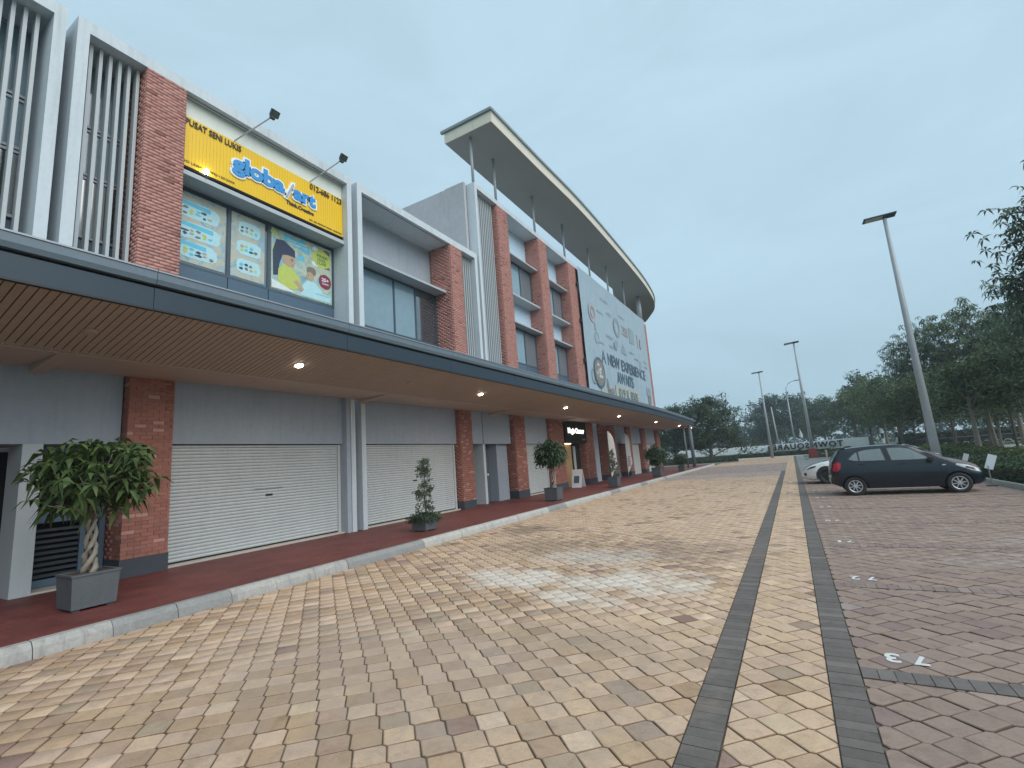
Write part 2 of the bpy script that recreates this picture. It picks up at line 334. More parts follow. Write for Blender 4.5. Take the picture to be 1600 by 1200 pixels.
# each block is a square with two opposite corners cut; the cuts mate, so the rows step sideways
SIDE, CUT, ANG = .210, .025, R(45)
def rot(p, a): return (p[0] * math.cos(a) - p[1] * math.sin(a), p[0] * math.sin(a) + p[1] * math.cos(a))
hs_, kk = SIDE / 2, CUT
HEX = [(-hs_ + kk, -hs_), (hs_, -hs_), (hs_, hs_ - kk), (hs_ - kk, hs_), (-hs_, hs_), (-hs_, -hs_ + kk)]
OCTR = [rot((p[0] * .968, p[1] * .968), ANG) for p in HEX]
VA, VB = rot((SIDE, -CUT), ANG), rot((-CUT, SIDE), ANG)
def slab(poly, z, ch=.011, depth=.02):
    """top face with a chamfer ring and skirt"""
    n = len(poly); cx = sum(p[0] for p in poly) / n; cy = sum(p[1] for p in poly) / n
    sh = lambda p: (p[0] + (cx - p[0]) * ch / max(.02, math.hypot(cx - p[0], cy - p[1])), p[1] + (cy - p[1]) * ch / max(.02, math.hypot(cx - p[0], cy - p[1])))
    V = [(*sh(p), z) for p in poly] + [(*p, z - ch * .42) for p in poly] + [(*p, z - depth) for p in poly]
    F = [tuple(range(n))]
    for r0 in (0, n):
        F += [(r0 + i, r0 + n + i, r0 + n + (i + 1) % n, r0 + (i + 1) % n) for i in range(n)]
    return V, F
def slab_mesh(name, poly, mt, ch=.011):
    V, F = slab(poly, 0, ch); me = D.meshes.new(name); me.from_pydata(V, [], F); me.materials.append(mt)
    a = me.color_attributes.new('wear', 'FLOAT_COLOR', 'POINT'); n = len(poly)
    for i, d in enumerate(a.data): d.color = (1, 1, 1, 1) if i < n else (.5, .46, .42, 1)
    return me
def worn(col, n):
    return [col] * n + [np.array(col) * (.5, .46, .42)] * (2 * n)
def vnoise(x, y, s=1.0, seed=0):
    x = x * s + seed * 17.3; y = y * s + seed * 5.1
    return (math.sin(x * 1.7 + 1.3 * math.sin(y * 1.1)) + math.sin(y * 1.9 + 1.7 * math.sin(x * .9 + 2)) + math.sin((x + y) * 1.3 + 1)) / 3
def tan_col(x, y):
    base = np.array((.545, .385, .27)); u = random.random(); near = max(0., 1 - y / 14.)
    nv = vnoise(x, y, .8, 3); p_d = .12 + .34 * near + .30 * nv + (.10 if x < -2 else -.10) * near * 2
    if x > -.7: p_d = .07
    if u < p_d * .62: base = np.array(random.choice([(.44, .295, .19), (.41, .28, .185), (.47, .325, .215), (.385, .26, .175)]))
    elif u < p_d: base = np.array(random.choice([(.36, .265, .195), (.41, .275, .195), (.48, .34, .24)]))
    elif u > .985: base = np.array((.28, .175, .14))
    elif u > .93: base = np.array((.60, .445, .31))
    k = random.uniform(.92, 1.08); b2 = random.uniform(.94, 1.05)
    return base * (k, k, k * b2)
def purple_col(x, y):
    base = np.array((.29, .21, .172)); u = random.random()
    if u < .10: base = np.array((.245, .175, .155))
    elif u < .115: base = np.array((.30, .245, .22))
    elif u < .17: base = np.array((.33, .24, .20))
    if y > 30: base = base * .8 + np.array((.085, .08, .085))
    return base * random.uniform(.94, 1.06)
def field(parent, x0, x1, y0, y1, colf, nind, name='paver', lot_bands=()):
    """diagonal block paving; the nearest pieces are objects, the rest one mesh"""
    ca, sa = math.cos(ANG), math.sin(ANG); items = []
    ext = max(x1 - x0, y1 - y0) * 1.2; nI = int(ext / SIDE) + 3; cx0, cy0 = (x0 + x1) / 2, (y0 + y1) / 2
    I = np.arange(-nI, nI); gi, gj = np.meshgrid(I, I); U = gi.ravel(); Vv = gj.ravel()
    X = cx0 + U * VA[0] + Vv * VB[0]; Y = cy0 + U * VA[1] + Vv * VB[1]
    k = (X > x0 - .15) & (X < x1 + .15) & (Y > y0 - .15) & (Y < y1 + .15); X = X[k]; Y = Y[k]
    order = np.argsort(X ** 2 + Y ** 2); ni = 0; V8 = []; C8 = []; VV = []; FF = []; CC = []
    full = slab_mesh(name, OCTR, M['paver_obj'])
    for q in order:
        x, y = float(X[q]), float(Y[q]); col = colf(x, y); z = random.uniform(-.004, .003)
        inside = x0 + .147 < x < x1 - .147 and y0 + .147 < y < y1 - .147
        visible = (y > 1.6 and abs(math.atan2(x, y) * 57.3 + 29.6) < 51)
        if inside:
            if ni < nind and visible:
                ob = D.objects.new(name, full); COL.objects.link(ob); ob.parent = parent; ob.location = (x, y, z); ob.color = (*col, 1)
                ob.rotation_euler = (random.uniform(-.018, .018), random.uniform(-.018, .018), random.uniform(-.03, .03)); ni += 1
            else: V8.append((x, y, z)); C8.append(col)
        else:
            P = clip([(x + a, y + b) for a, b in OCTR], x0, x1, y0, y1)
            if len(P) < 3: continue
            ar = abs(sum(P[i][0] * P[(i + 1) % len(P)][1] - P[(i + 1) % len(P)][0] * P[i][1] for i in range(len(P)))) / 2
            if ar < .0012: continue
            if ni < nind and visible and ar > .006:
                qx = sum(p[0] for p in P) / len(P); qy = sum(p[1] for p in P) / len(P)
                me = slab_mesh(name, [(p[0] - qx, p[1] - qy) for p in P], M['paver_obj'])
                ob = D.objects.new(name, me); COL.objects.link(ob); ob.parent = parent; ob.location = (qx, qy, z); ob.color = (*col, 1); ni += 1
            else:
                V, F = slab(P, z); b = len(VV); VV += V; FF += [tuple(i + b for i in f) for f in F]; CC += worn(col, len(V) // 3)
    # field of whole blocks, quads only: centre fan avoided by splitting the octagon in three quads
    bv, bf = slab(OCTR, 0); bv = np.array(bv); quads = [(0, 1, 2, 3), (0, 3, 4, 5)] + [f for f in bf[1:]]
    if V8:
      P8 = np.array(V8); n = len(P8); V = (P8[:, None, :] + bv[None]).reshape(-1, 3)
      F = (np.array(quads)[None] + (np.arange(n) * 18)[:, None, None]).reshape(-1, 4)
      o = fast_mesh(name + '_field', V, F, M['paver_att'], parent, (np.array(C8)[:, None, :] * np.array(worn(np.ones(3), 6))[None]).reshape(-1, 3)); o['kind'] = 'stuff'
    if VV:
        me = D.meshes.new(name + '_edge'); me.from_pydata(VV, [], FF); me.materials.append(M['paver_att'])
        a = me.color_attributes.new('pcol', 'FLOAT_COLOR', 'POINT'); c4 = np.ones((len(VV), 4), np.float32); c4[:, :3] = np.array(CC); a.data.foreach_set('color', c4.ravel())
        o = D.objects.new(name + '_edge', me); COL.objects.link(o); o.parent = parent; o['kind'] = 'stuff'
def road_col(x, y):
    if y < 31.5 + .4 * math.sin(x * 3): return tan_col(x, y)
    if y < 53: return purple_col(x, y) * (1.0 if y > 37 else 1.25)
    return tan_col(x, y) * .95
field(road, -7.64, -.85, .6, 79.5, road_col, 300)
field(road, -.848, -.622, 37.02, 79.5, road_col, 0)
field(strip, -.62, -.024, .6, 79.5, lambda x, y: tan_col(-.2, y), 300)
field(lot, .196, 5.28, .6, 32.8, purple_col, 300)
# grey block bands and the cross bands between bays (blocks laid side by side, 3 mm proud)
def band(parent, x0, x1, y0, y1, along='y', w=.105, nind=300, zoff=.0, bcol=(.135, .118, .108)):
    L_ = (y1 - y0) if along == 'y' else (x1 - x0); n = int(L_ / w); k = 0; VV = []; FF = []; CC = []
    hw = w / 2 - .0018; hl = ((x1 - x0) if along == 'y' else (y1 - y0)) / 2 - .002
    poly = [(-hl, -hw), (hl, -hw), (hl, hw), (-hl, hw)] if along == 'y' else [(-hw, -hl), (hw, -hl), (hw, hl), (-hw, hl)]
    me = slab_mesh('band_block', poly, M['paver_obj'], .004)
    for i in range(n):
        c_ = ((x0 + x1) / 2, y0 + (i + .5) * w) if along == 'y' else (x0 + (i + .5) * w, (y0 + y1) / 2)
        k1 = random.uniform(.88, 1.10); col = np.array(bcol) * k1; z = zoff + random.uniform(-.001, .0015)
        if random.random() < .08: col = col * 1.25
        if k < nind and c_[1] > 1.5:
            ob = D.objects.new('band_block', me); COL.objects.link(ob); ob.parent = parent; ob.location = (*c_, z); ob.color = (*col, 1); k += 1
        else:
            V, F = slab([(p[0] + c_[0], p[1] + c_[1]) for p in poly], z, .004); b = len(VV); VV += V; FF += [tuple(i + b for i in f) for f in F]; CC += worn(col, len(V) // 3)
    if VV:
        me = D.meshes.new('band_field'); me.from_pydata(VV, [], FF); me.materials.append(M['paver_att'])
        a = me.color_attributes.new('pcol', 'FLOAT_COLOR', 'POINT'); c4 = np.ones((len(VV), 4), np.float32); c4[:, :3] = np.array(CC); a.data.foreach_set('color', c4.ravel())
        o = D.objects.new('band_field', me); COL.objects.link(o); o.parent = parent; o['kind'] = 'stuff'
bandL = struct(box('left_band', M['sand'], None, -.845, -.625, -2, 37, -.05, -.011)); band(bandL, -.845, -.625, .6, 37, nind=150, zoff=.004)
bandR = struct(box('right_band', M['sand'], None, -.021, .193, -2, 57, -.05, -.010)); band(bandR, -.021, .193, .6, 57, nind=150, zoff=.004)
BAYS = [4.55 + 2.63 * i for i in range(-1, 11)]
for i, y in enumerate(BAYS):
    cb = struct(box('bay_divider', M['sand'], None, .197, 5.27, y, y + .2, -.04, -.009)); band(cb, .197, 5.27, y, y + .2, 'x', nind=24 if 0 < i < 4 else 0, zoff=.0055, bcol=(.150, .132, .124) if i == 1 else (.25, .19, .17))

# painted bay numbers, read from the far side of the bay
num = 73
for i, y in enumerate(BAYS[1:8]):
    w_ = .30; y0 = y + .55
    t = empty('bay_number', (.55, y0 - .15, 0), '', 'painted number')
    s = str(num - i)
    t['label'] = 'white bay number painted upside down beside the dark band, ' + ['nearest to the camera', 'second nearest to the camera', 'third from the camera', 'fourth from the camera', 'fifth, a small white smudge', 'sixth, before the hatchback', 'last one, beside the hatchback tail'][i]
    for q, ch_ in enumerate(s): text('digit', ch_, (.66 - .17 * q, y0, .006), (-1, 0, 0), (0, -1, 0), .10 if ch_ != '1' else .05, .19, M['road_paint'], t, bold=.03, depth=.001)
    t['group'] = 'painted parking bay numbers'

# kerb of the walkway
kb = struct(empty('kerb', (0, 0, 0), 'worn black and white kerb between walkway and road', 'kerb')); del kb['category']
greys = [(-2, .9), (3.25, 4.6), (7.2, 8.75), (16.0, 17.1), (22.6, 23.6), (27.6, 28.4), (33.3, 34.2)]
y = -1.5; L0 = .74
while y < 57:
    gm = any(a - .2 <= y + L0 / 2 < b + .1 for a, b in greys)
    prof = [(-7.665, -.03), (-7.69, .10), (-7.735, .150), (-7.76, .168), (-7.86, .170), (-7.86, -.03)]
    jit = random.uniform(-.006, .006)
    mb = MB().prism(prof, lambda u, v, d: (u + jit, d, v + (jit * .5 if v > 0 else 0)), y + .004, y + L0 - .004)
    o = part('kerb_stone', mb, M['kerb_grey' if gm else ('kerb_worn' if y < 6.5 else 'kerb_white')], kb)
    y += L0
# walkway in small red brick tiles
mt, nt2, p = new_mat('red_walkway_tiles'); g = N(nt2, 'ShaderNodeNewGeometry')
mpp = N(nt2, 'ShaderNodeMapping'); mpp.inputs['Rotation'].default_value = (0, 0, R(90)); L(nt2, g.outputs['Position'], mpp.inputs[0])
bt = N(nt2, 'ShaderNodeTexBrick', Scale=1.0); bt.inputs['Brick Width'].default_value = .2; bt.inputs['Row Height'].default_value = .1; bt.inputs['Mortar Size'].default_value = .004
bt.inputs['Color1'].default_value = (.135, .032, .027, 1); bt.inputs['Color2'].default_value = (.17, .044, .036, 1); bt.inputs['Mortar'].default_value = (.07, .03, .027, 1)
L(nt2, mpp.outputs[0], bt.inputs['Vector']); nn = N(nt2, 'ShaderNodeTexNoise', Scale=1.6, Detail=7.0, Roughness=.7); L(nt2, g.outputs['Position'], nn.inputs['Vector'])
rr = N(nt2, 'ShaderNodeMapRange'); L(nt2, nn.outputs[0], rr.inputs[0]); rr.inputs['From Min'].default_value = .35; rr.inputs['From Max'].default_value = .7; rr.inputs['To Min'].default_value = .75; rr.inputs['To Max'].default_value = 1.3
sc = N(nt2, 'ShaderNodeVectorMath', _operation='SCALE'); L(nt2, bt.outputs[0], sc.inputs[0]); L(nt2, rr.outputs[0], sc.inputs['Scale']); L(nt2, sc.outputs[0], p.inputs['Base Color'])
p.inputs['Roughness'].default_value = .6; bb = N(nt2, 'ShaderNodeBump', Strength=.5, Distance=.004, _invert=True); L(nt2, bt.outputs['Fac'], bb.inputs['Height']); L(nt2, bb.outputs[0], p.inputs['Normal']); M['walk'] = mt
o = struct(box('walkway', M['walk'], None, -14, -7.862, -6, 57.5, -.05, .158)); o['label'] = 'dark red tiled walkway under the canopy'

# ================================================================== BUILDINGS
XF = -11.3; XW = -12.25; ZB, ZT = 6.05, 11.2
BR = []     # bricks wait here: (pier object, box, colour)
def brick_pier(bld, y0, y1, z0, z1, side=True, xf=XF, xb=XW, plinth=0, name='pier'):
    """mortar core with facing bricks on the front and the side that looks to the camera"""
    core = box(name, M['mortar'], bld, xb, xf - .012, y0 + .012, y1 - .012, z0, z1)
    if plinth: box('plinth', M['plinth'], core, xb + .01, xf + .012, y0 - .012, y1 + .012, z0 - .002, z0 + plinth)
    zz = z0 + plinth; ch = .0762; n = int(round((z1 - zz) / ch)); ch = (z1 - zz) / n; bl = .215
    for i in range(n):
        za, zb = zz + i * ch + .004, zz + (i + 1) * ch - .005
        y = y0 - (bl / 2 if i % 2 else 0)
        while y < y1 - .01:
            a, b = max(y, y0), min(y + bl, y1)
            if b - a > .03: BR.append((core, (xf - .03, xf + random.uniform(-.003, .005), a + (.0 if a == y0 else .004), b - (.0 if b == y1 else .004), za, zb)))
            y += bl
        if side:
            x = xf - .031 + (bl / 2 if i % 2 == 0 else 0)
            while x > xb + .02:
                a, b = max(x - bl, xb), min(x, xf - .0275)
                if b - a > .03: BR.append((core, (a + .004, b - .004, y0 - random.uniform(-.003, .004), y0 + .03, za, zb)))
                x -= bl
    return core
def flush_bricks(nind):
    BR.sort(key=lambda t: (t[1][1] ** 2 + t[1][2] ** 2 + (t[1][4] - 1.74) ** 2)); rest = {}
    for i, (core, b) in enumerate(BR):
        u = random.random(); col = np.array((.47, .235, .20) if b[4] > 5 else (.35, .15, .115)) * random.uniform(.88, 1.1)  # upper bricks paler: haze and flare mixed into their colour
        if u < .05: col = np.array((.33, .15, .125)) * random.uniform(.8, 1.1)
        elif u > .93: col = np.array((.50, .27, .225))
        if i < nind:
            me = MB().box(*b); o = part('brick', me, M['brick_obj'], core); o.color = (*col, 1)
        else: rest.setdefault(core, []).append((b, col))
    for core, lst in rest.items():
        w_ = parent_world(core); V = []; F = []; C = []; k = 0
        for (x0, x1, y0, y1, z0, z1), col in lst:
            V += [(x0, y0, z0), (x1, y0, z0), (x1, y1, z0), (x0, y1, z0), (x0, y0, z1), (x1, y0, z1), (x1, y1, z1), (x0, y1, z1)]
            F += [tuple(j + k for j in f) for f in ((0, 3, 2, 1), (4, 5, 6, 7), (0, 1, 5, 4), (1, 2, 6, 5), (2, 3, 7, 6), (3, 0, 4, 7))]; k += 8; C += [col] * 8
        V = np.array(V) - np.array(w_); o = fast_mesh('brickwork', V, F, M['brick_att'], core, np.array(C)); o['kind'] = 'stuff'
def louvres(bld, y0, n, pitch, z0, z1, x=XF - .26, wdt=.06, dep=.16):
    me = MB().box(-dep, 0, -wdt / 2, wdt / 2, z0, z1); first = None
    for i in range(n):
        if first is None: first = me.build('louvre', M['louvre'], bld); o = first
        else: o = first.copy(); COL.objects.link(o)
        o.location = (x - bld.location.x, y0 + i * pitch - bld.location.y, 0)
def win(bld, x, y0, y1, z0, z1, mull=(), glass='glass', fr=.055, pane_mats=None, frm='charcoal'):
    f = MB(); f.box(x - .04, x + .03, y0, y1, z1 - fr, z1).box(x - .04, x + .03, y0, y1, z0, z0 + fr)
    f.box(x - .04, x + .03, y0, y0 + fr, z0 + fr, z1 - fr).box(x - .04, x + .03, y1 - fr, y1, z0 + fr, z1 - fr)
    for mm in mull: f.box(x - .038, x + .028, mm - fr * .7, mm + fr * .7, z0 + fr, z1 - fr)
    fo = part('window', f, M[frm], bld)
    ys = [y0 + fr] + [q for mm in mull for q in (mm - fr * .7, mm + fr * .7)] + [y1 - fr]
    for i in range(0, len(ys), 2):
        box('pane', M[(pane_mats[i // 2] if pane_mats else glass)], fo, x - .012, x + .0, ys[i], ys[i + 1], z0 + fr, z1 - fr)
    return fo

bA = empty('shophouse_terrace', (-14, 7, 0), 'two storey shophouse terrace with brick piers, white frames and closed grey shutters', 'building')
# backing volume of the terrace, flat roof
box('wall', M['side_wall'], bA, -24, -13.2, -8, 17.36, .02, 11.0)
# -- unit beyond the left edge of the picture (upper floor louvre screen)
def cap(bld, y0, y1, z0=11.2, z1=11.47, xb=-12.6):
    return box('parapet_cap', M['white'], bld, xb, XF, y0, y1, z0, z1)
def fin(bld, y0, y1, z0, z1, xb=-12.4, name='frame_fin', mt='white'):
    return box(name, M[mt], bld, xb, XF, y0, y1, z0, z1)
# unit 0 upper
cap(bA, -4.4, 2.93); fin(bA, 2.74, 2.93, 6.0, 11.2)
box('spandrel', M['panel'], bA, -12.5, XW - .05, -4.4, 2.74, 6.0, 7.08)
louvres(bA, -1.5, 25, .17, 6.2, 11.2)
win(bA, XW, -2.0, 2.72, 7.1, 8.5, [.3, 1.5], frm='alu'); win(bA, XW, -2.0, 2.72, 8.53, 9.62, [.3, 1.5], glass='glass_sky', frm='alu'); win(bA, XW, -2.0, 2.72, 9.66, 11.18, [.3, 1.5], glass='glass_sky', frm='alu')
box('recess_wall', M['grey_wall'], bA, -12.75, -12.45, -6, 17.3, 5.9, 11.15)
# gap
box('joint_recess', M['dark_gap'], bA, -12.4, -11.95, 2.93, 3.10, 4.0, 11.35)
# unit A upper
cap(bA, 3.10, 10.14); fin(bA, 3.10, 3.30, 6.0, 11.2); fin(bA, 9.96, 10.14, 6.0, 11.2)
louvres(bA, 3.42, 6, .168, 6.2, 11.2)
win(bA, XW, 3.31, 4.45, 7.1, 8.5, frm='alu'); win(bA, XW, 3.31, 4.45, 8.53, 9.62, glass='glass_sky', frm='alu'); win(bA, XW, 3.31, 4.45, 9.66, 11.18, glass='glass_sky', frm='alu'); box('spandrel', M['panel'], bA, -12.4, XW - .02, 3.31, 4.45, 6.0, 7.08)
p1 = brick_pier(bA, 4.33, 5.15, 6.0, 11.2)
box('sign_wall', M['cream_wall'], bA, -12.44, -12.05, 5.15, 9.96, 9.1, 10.70)
box('sign_backboard', M['cream_board'], bA, -12.04, -11.56, 5.16, 9.955, 10.70, 11.19)
box('window_hood', M['louvre'], bA, -12.05, -11.45, 5.16, 9.955, 9.10, 9.22, bevel=.01)
wA = win(bA, -12.0, 5.16, 9.95, 7.05, 9.09, [6.6, 7.72], glass='glass')
for a, b in ((5.17, 6.59), (6.60, 7.71), (7.72, 9.95)): box('spandrel_panel', M['panel'], bA, -12.1, -11.975, a + .006, b - .006, 5.95, 7.05)
# unit B upper (mirrored)
box('joint_recess', M['dark_gap'], bA, -12.4, -11.95, 10.14, 10.38, 4.0, 11.35)
cap(bA, 10.38, 17.5); fin(bA, 10.38, 10.58, 6.0, 11.2); fin(bA, 17.3, 17.5, 6.0, 11.2)
box('upper_wall', M['blue_wall'], bA, -12.7, -12.46, 10.58, 15.45, 9.15, 11.19)
box('window_hood', M['louvre'], bA, -12.46, -11.6, 10.585, 15.44, 9.06, 9.15, bevel=.01)
win(bA, -12.2, 10.59, 15.43, 6.85, 9.05, [12.9, 14.1], pane_mats=['glass_sky', 'glass_sky', 'glass'])
for a, b in ((10.59, 12.9), (12.9, 14.1), (14.1, 15.43)): box('spandrel_panel', M['panel'], bA, -12.3, -12.175, a + .006, b - .006, 5.95, 6.85)
brick_pier(bA, 15.45, 16.27, 6.0, 11.2, xb=-12.44)
louvres(bA, 16.42, 6, .155, 6.2, 11.2); box('screen_wall', M['dark_gap'], bA, -12.44, -12.1, 16.28, 17.3, 5.95, 11.19)
# shadow groove under the caps
for a, b in ((5.16, 9.95), (10.59, 15.44)): box('drip_groove', M['dark_gap'], bA, -11.46, -11.44, a, b, 11.185, 11.197)
# ground floor of the terrace
ZC = 4.05
def lintel(bld, y0, y1, z0=2.72, x=-11.52): return box('lintel', M['grey_wall'], bld, -12.3, x, y0, y1, z0, ZC + .3)
def shutter(bld, y0, y1, z1=2.70, x=-11.66, lab=None):
    f = box('roller_shutter', M['shutter'], bld, x - .1, x + .035, y0 + .05, y1 - .09, z1 - .055, z1 - .005)
    box('guide_rail', M['shutter'], f, x - .02, x + .06, y1 - .088, y1, .2, z1); box('guide_rail', M['shutter'], f, x - .02, x + .06, y0, y0 + .048, .2, z1)
    me = None; zb = .23; n = 32; hh = (z1 - .06 - zb) / n
    prof = [(x, 0), (x + .012, hh * .12), (x + .02, hh * .5), (x + .012, hh * .9), (x, hh - .004), (x - .012, hh - .004), (x - .012, 0)]
    for i in range(n):
        if me is None:
            me = part('slat', MB().prism(prof, lambda u, v, d: (u, d, v), y0 + .05, y1 - .09), M['shutter'], f); me.location = (0, 0, zb); o = me
        else: o = me.copy(); COL.objects.link(o); o.location = (0, 0, zb + i * hh)
    box('bottom_seal', M['black'], f, x - .02, x + .015, y0 + .05, y1 - .09, .2, .226)
    box('lock_plate', M['plastic'], f, x + .018, x + .034, (y0 + y1) / 2 - .0, (y0 + y1) / 2 + .18, 1.42, 1.47)
    box('door_sill', M['concrete'], bld, -12.2, -11.45, y0, y1, .155, .2)
    return f
# left: gated opening
lintel(bA, -6, 4.33); box('ground_fin', M['louvre'], bA, -12.2, -11.5, 2.93, 3.2, .157, 2.72)
box('back_wall', M['black'], bA, -13.15, -13.1, -6, 5, .16, 2.7)
box('door_sill', M['concrete'], bA, -12.6, -11.5, 3.2, 4.33, .155, .19)
gt = MB().box(-12.0, -11.94, 3.21, 3.30, .2, 2.7).box(-12.0, -11.94, 4.24, 4.33, .2, 2.7).box(-12.0, -11.94, 3.3, 4.24, .2, .33).box(-12.0, -11.94, 3.3, 4.24, 1.32, 1.56).box(-12.0, -11.94, 3.3, 4.24, 2.6, 2.7).box(-12.0, -11.94, 3.95, 4.03, .33, 2.6)
gt = part('metal_gate', gt, M['panel'], bA)
for i in range(22):
    z = .40 + i * .10
    if 1.28 < z < 1.58: continue
    part('gate_slat', MB().add([(-12.02, 3.3, z), (-11.96, 3.3, z - .035), (-11.96, 4.24, z - .035), (-12.02, 4.24, z), (-12.02, 3.3, z + .012), (-11.96, 3.3, z - .023), (-11.96, 4.24, z - .023), (-12.02, 4.24, z + .012)],
         [(0, 3, 2, 1), (4, 5, 6, 7), (0, 1, 5, 4), (1, 2, 6, 5), (2, 3, 7, 6), (3, 0, 4, 7)]), M['plinth'], gt)
brick_pier(bA, 4.36, 5.17, .157, ZC + .2, plinth=.34, xb=-12.2)
lintel(bA, 5.17, 9.96); sh = shutter(bA, 5.19, 9.80)
box('long_handle', M['steel'], sh, -11.645, -11.62, 7.2, 7.95, 1.60, 1.625)
box('reveal_wall', M['grey_wall'], bA, -12.2, XF - .03, 9.81, 9.95, .157, ZC)
fin(bA, 9.96, 10.12, .157, ZC, name='ground_fin'); box('joint_recess', M['dark_gap'], bA, -12.3, -11.8, 10.12, 10.36, .157, ZC)
fin(bA, 10.36, 10.53, .157, ZC, name='ground_fin')
lintel(bA, 10.53, 15.45); shutter(bA, 10.56, 15.40)
brick_pier(bA, 15.45, 16.27, .157, ZC + .2, plinth=.30, xb=-12.2)
lintel(bA, 16.27, 17.36)
# -- corner block
bC = empty('corner_block', (-14, 33, 0), 'three storey corner block with brick piers, big banner and oversailing curved roof', 'building')
box('wall', M['side_wall'], bC, -24, -12.9, 17.40, 48.6, .02, 15.25)
box('side_return', M['side_wall'], bC, -12.9, -11.75, 17.42, 17.6, 11.0, 15.3)
box('joint_recess', M['dark_gap'], bC, -12.9, -11.78, 17.56, 17.70, 6.0, 15.22)
box('frame_return', M['white'], bC, -11.95, XF, 17.68, 17.88, 6.0, 15.0)
box('parapet_cap', M['white'], bC, -12.7, XF, 17.68, 48.9, 15.0, 15.25)
louvres(bC, 18.02, 10, .165, 6.2, 15.0); box('screen_wall', M['dark_gap'], bC, -12.8, -12.1, 17.9, 19.66, 6.0, 15.0)
box('upper_wall', M['grey_wall'], bC, -12.85, -12.5, 19.66, 48.6, 4.1, 15.0)
for (a, b) in ((19.68, 20.70), (24.32, 25.42), (28.72, 30.1), (48.0, 48.95)): brick_pier(bC, a, b, 6.0, 15.0, xb=-12.48)
for (a, b) in ((20.71, 24.31), (25.43, 28.71)):
    box('apron_wall', M['blue_wall'], bC, -12.49, -12.22, a, b, 9.16, 10.60)
    box('head_wall', M['blue_wall'], bC, -12.49, -12.22, a, b, 12.98, 14.99)
    box('window_hood', M['louvre'], bC, -12.22, -11.5, a + .01, b - .01, 12.90, 12.98, bevel=.01)
    box('window_sill', M['louvre'], bC, -12.22, -11.5, a + .01, b - .01, 10.58, 10.68, bevel=.01)
    box('window_hood', M['louvre'], bC, -12.22, -11.5, a + .01, b - .01, 9.06, 9.15, bevel=.01)
    pm = ['glass', 'glass_sky', 'blind'] if a < 22 else ['glass_sky', 'blind']
    mu = [a + .75, a + 2.2] if a < 22 else [a + 1.9]
    win(bC, -12.0, a + .02, b - .02, 10.69, 12.89, mu, pane_mats=pm, fr=.08); win(bC, -12.0, a + .02, b - .02, 7.05, 9.05, mu, pane_mats=pm, fr=.08)
    for q0, q1 in zip([a] + mu, mu + [b]): box('spandrel_panel', M['panel'], bC, -12.1, -11.97, q0 + .01, q1 - .01, 5.95, 7.04)
box('pier_side', M['side_wall'], bC, -12.48, -11.9, 30.1, 48.0, 4.2, 14.99)
# ground floor of the corner block
box('ground_wall', M['grey_wall'], bC, -12.85, -12.4, 17.4, 48.6, .157, ZC + .4)
def glint(y0, y1): return lintel(bC, y0, y1)
lintel(bC, 17.42, 19.75)
box('door_jamb', M['white'], bC, -12.35, -11.6, 17.05 + .4, 17.62, .157, 2.72)
dr = box('door', M['dark_gap'], bC, -12.3, -12.2, 17.64, 18.75, .157, 2.70)
box('door_panel', M['black'], dr, -12.2, -12.18, 17.85, 18.35, 1.5, 2.35); box('door_panel', M['black'], dr, -12.2, -12.18, 17.85, 18.35, .35, 1.15)
box('door_lamp', M['pure_white'], dr, -12.19, -12.1, 18.45, 18.55, 1.32, 1.42)
box('grey_panel', M['grey_wall'], bC, -12.35, -11.75, 18.76, 19.7, .157, 2.71)
for (a, b) in ((19.80, 20.86), (23.75, 25.5), (28.9, 30.3), (33.7, 34.9), (38.0, 39.0), (42.5, 43.5), (47.7, 48.95)): brick_pier(bC, a, b, .157, ZC + .2, plinth=.34, xb=-12.35)
lintel(bC, 20.86, 23.75); shutter(bC, 20.88, 23.73)
# lit shop entrance
M['warm_wood'] = mat('warm_wood_shop_lining', (.42, .27, .14), .6, .15, 4.0)
ent = box('shop_entrance', M['warm_wood'], bC, -12.39, -11.66, 25.52, 27.2, .16, 2.74)
for i in range(9): box('lining_board', M['warm_wood'], ent, -11.66, -11.645, 25.54, 27.18, .2 + i * .28, .46 + i * .28)
box('door_frame', M['plastic'], bC, -12.3, -11.6, 27.21, 27.35, .16, 2.74); box('curtain', M['curtain'], bC, -11.9, -11.8, 27.5, 28.2, .3, 2.6); box('door_frame', M['plastic'], bC, -12.3, -11.8, 28.3, 28.9, .16, 2.74)
M['shop_light'] = emat('shop_strip_light', (1, .78, .5), 2.5)
box('strip_light', M['shop_light'], ent, -11.62, -11.54, 25.8, 27.0, 2.70, 2.74)
box('grey_panel', M['grey_wall'], bC, -12.39, -11.7, 30.31, 32.2, .157, ZC + .3); box('glass_front', M['glass'], bC, -12.3, -12.2, 32.2, 33.7, .157, ZC + .2)
lintel(bC, 34.9, 38.0); box('grey_panel', M['grey_wall'], bC, -12.38, -11.7, 34.92, 36.6, .157, 2.71); box('glass_front', M['glass'], bC, -12.3, -12.2, 36.6, 38.0, .157, 2.7)
lintel(bC, 39.0, 42.5); box('pale_door', M['cream_wall'], bC, -12.3, -11.7, 39.1, 42.4, .157, 2.71)
lintel(bC, 43.5, 47.7); box('pale_door', M['cream_wall'], bC, -12.3, -11.7, 44.6, 47.6, .157, 2.71); box('glass_front', M['glass'], bC, -12.3, -12.2, 43.5, 44.6, .157, 2.7)
flush_bricks(300)

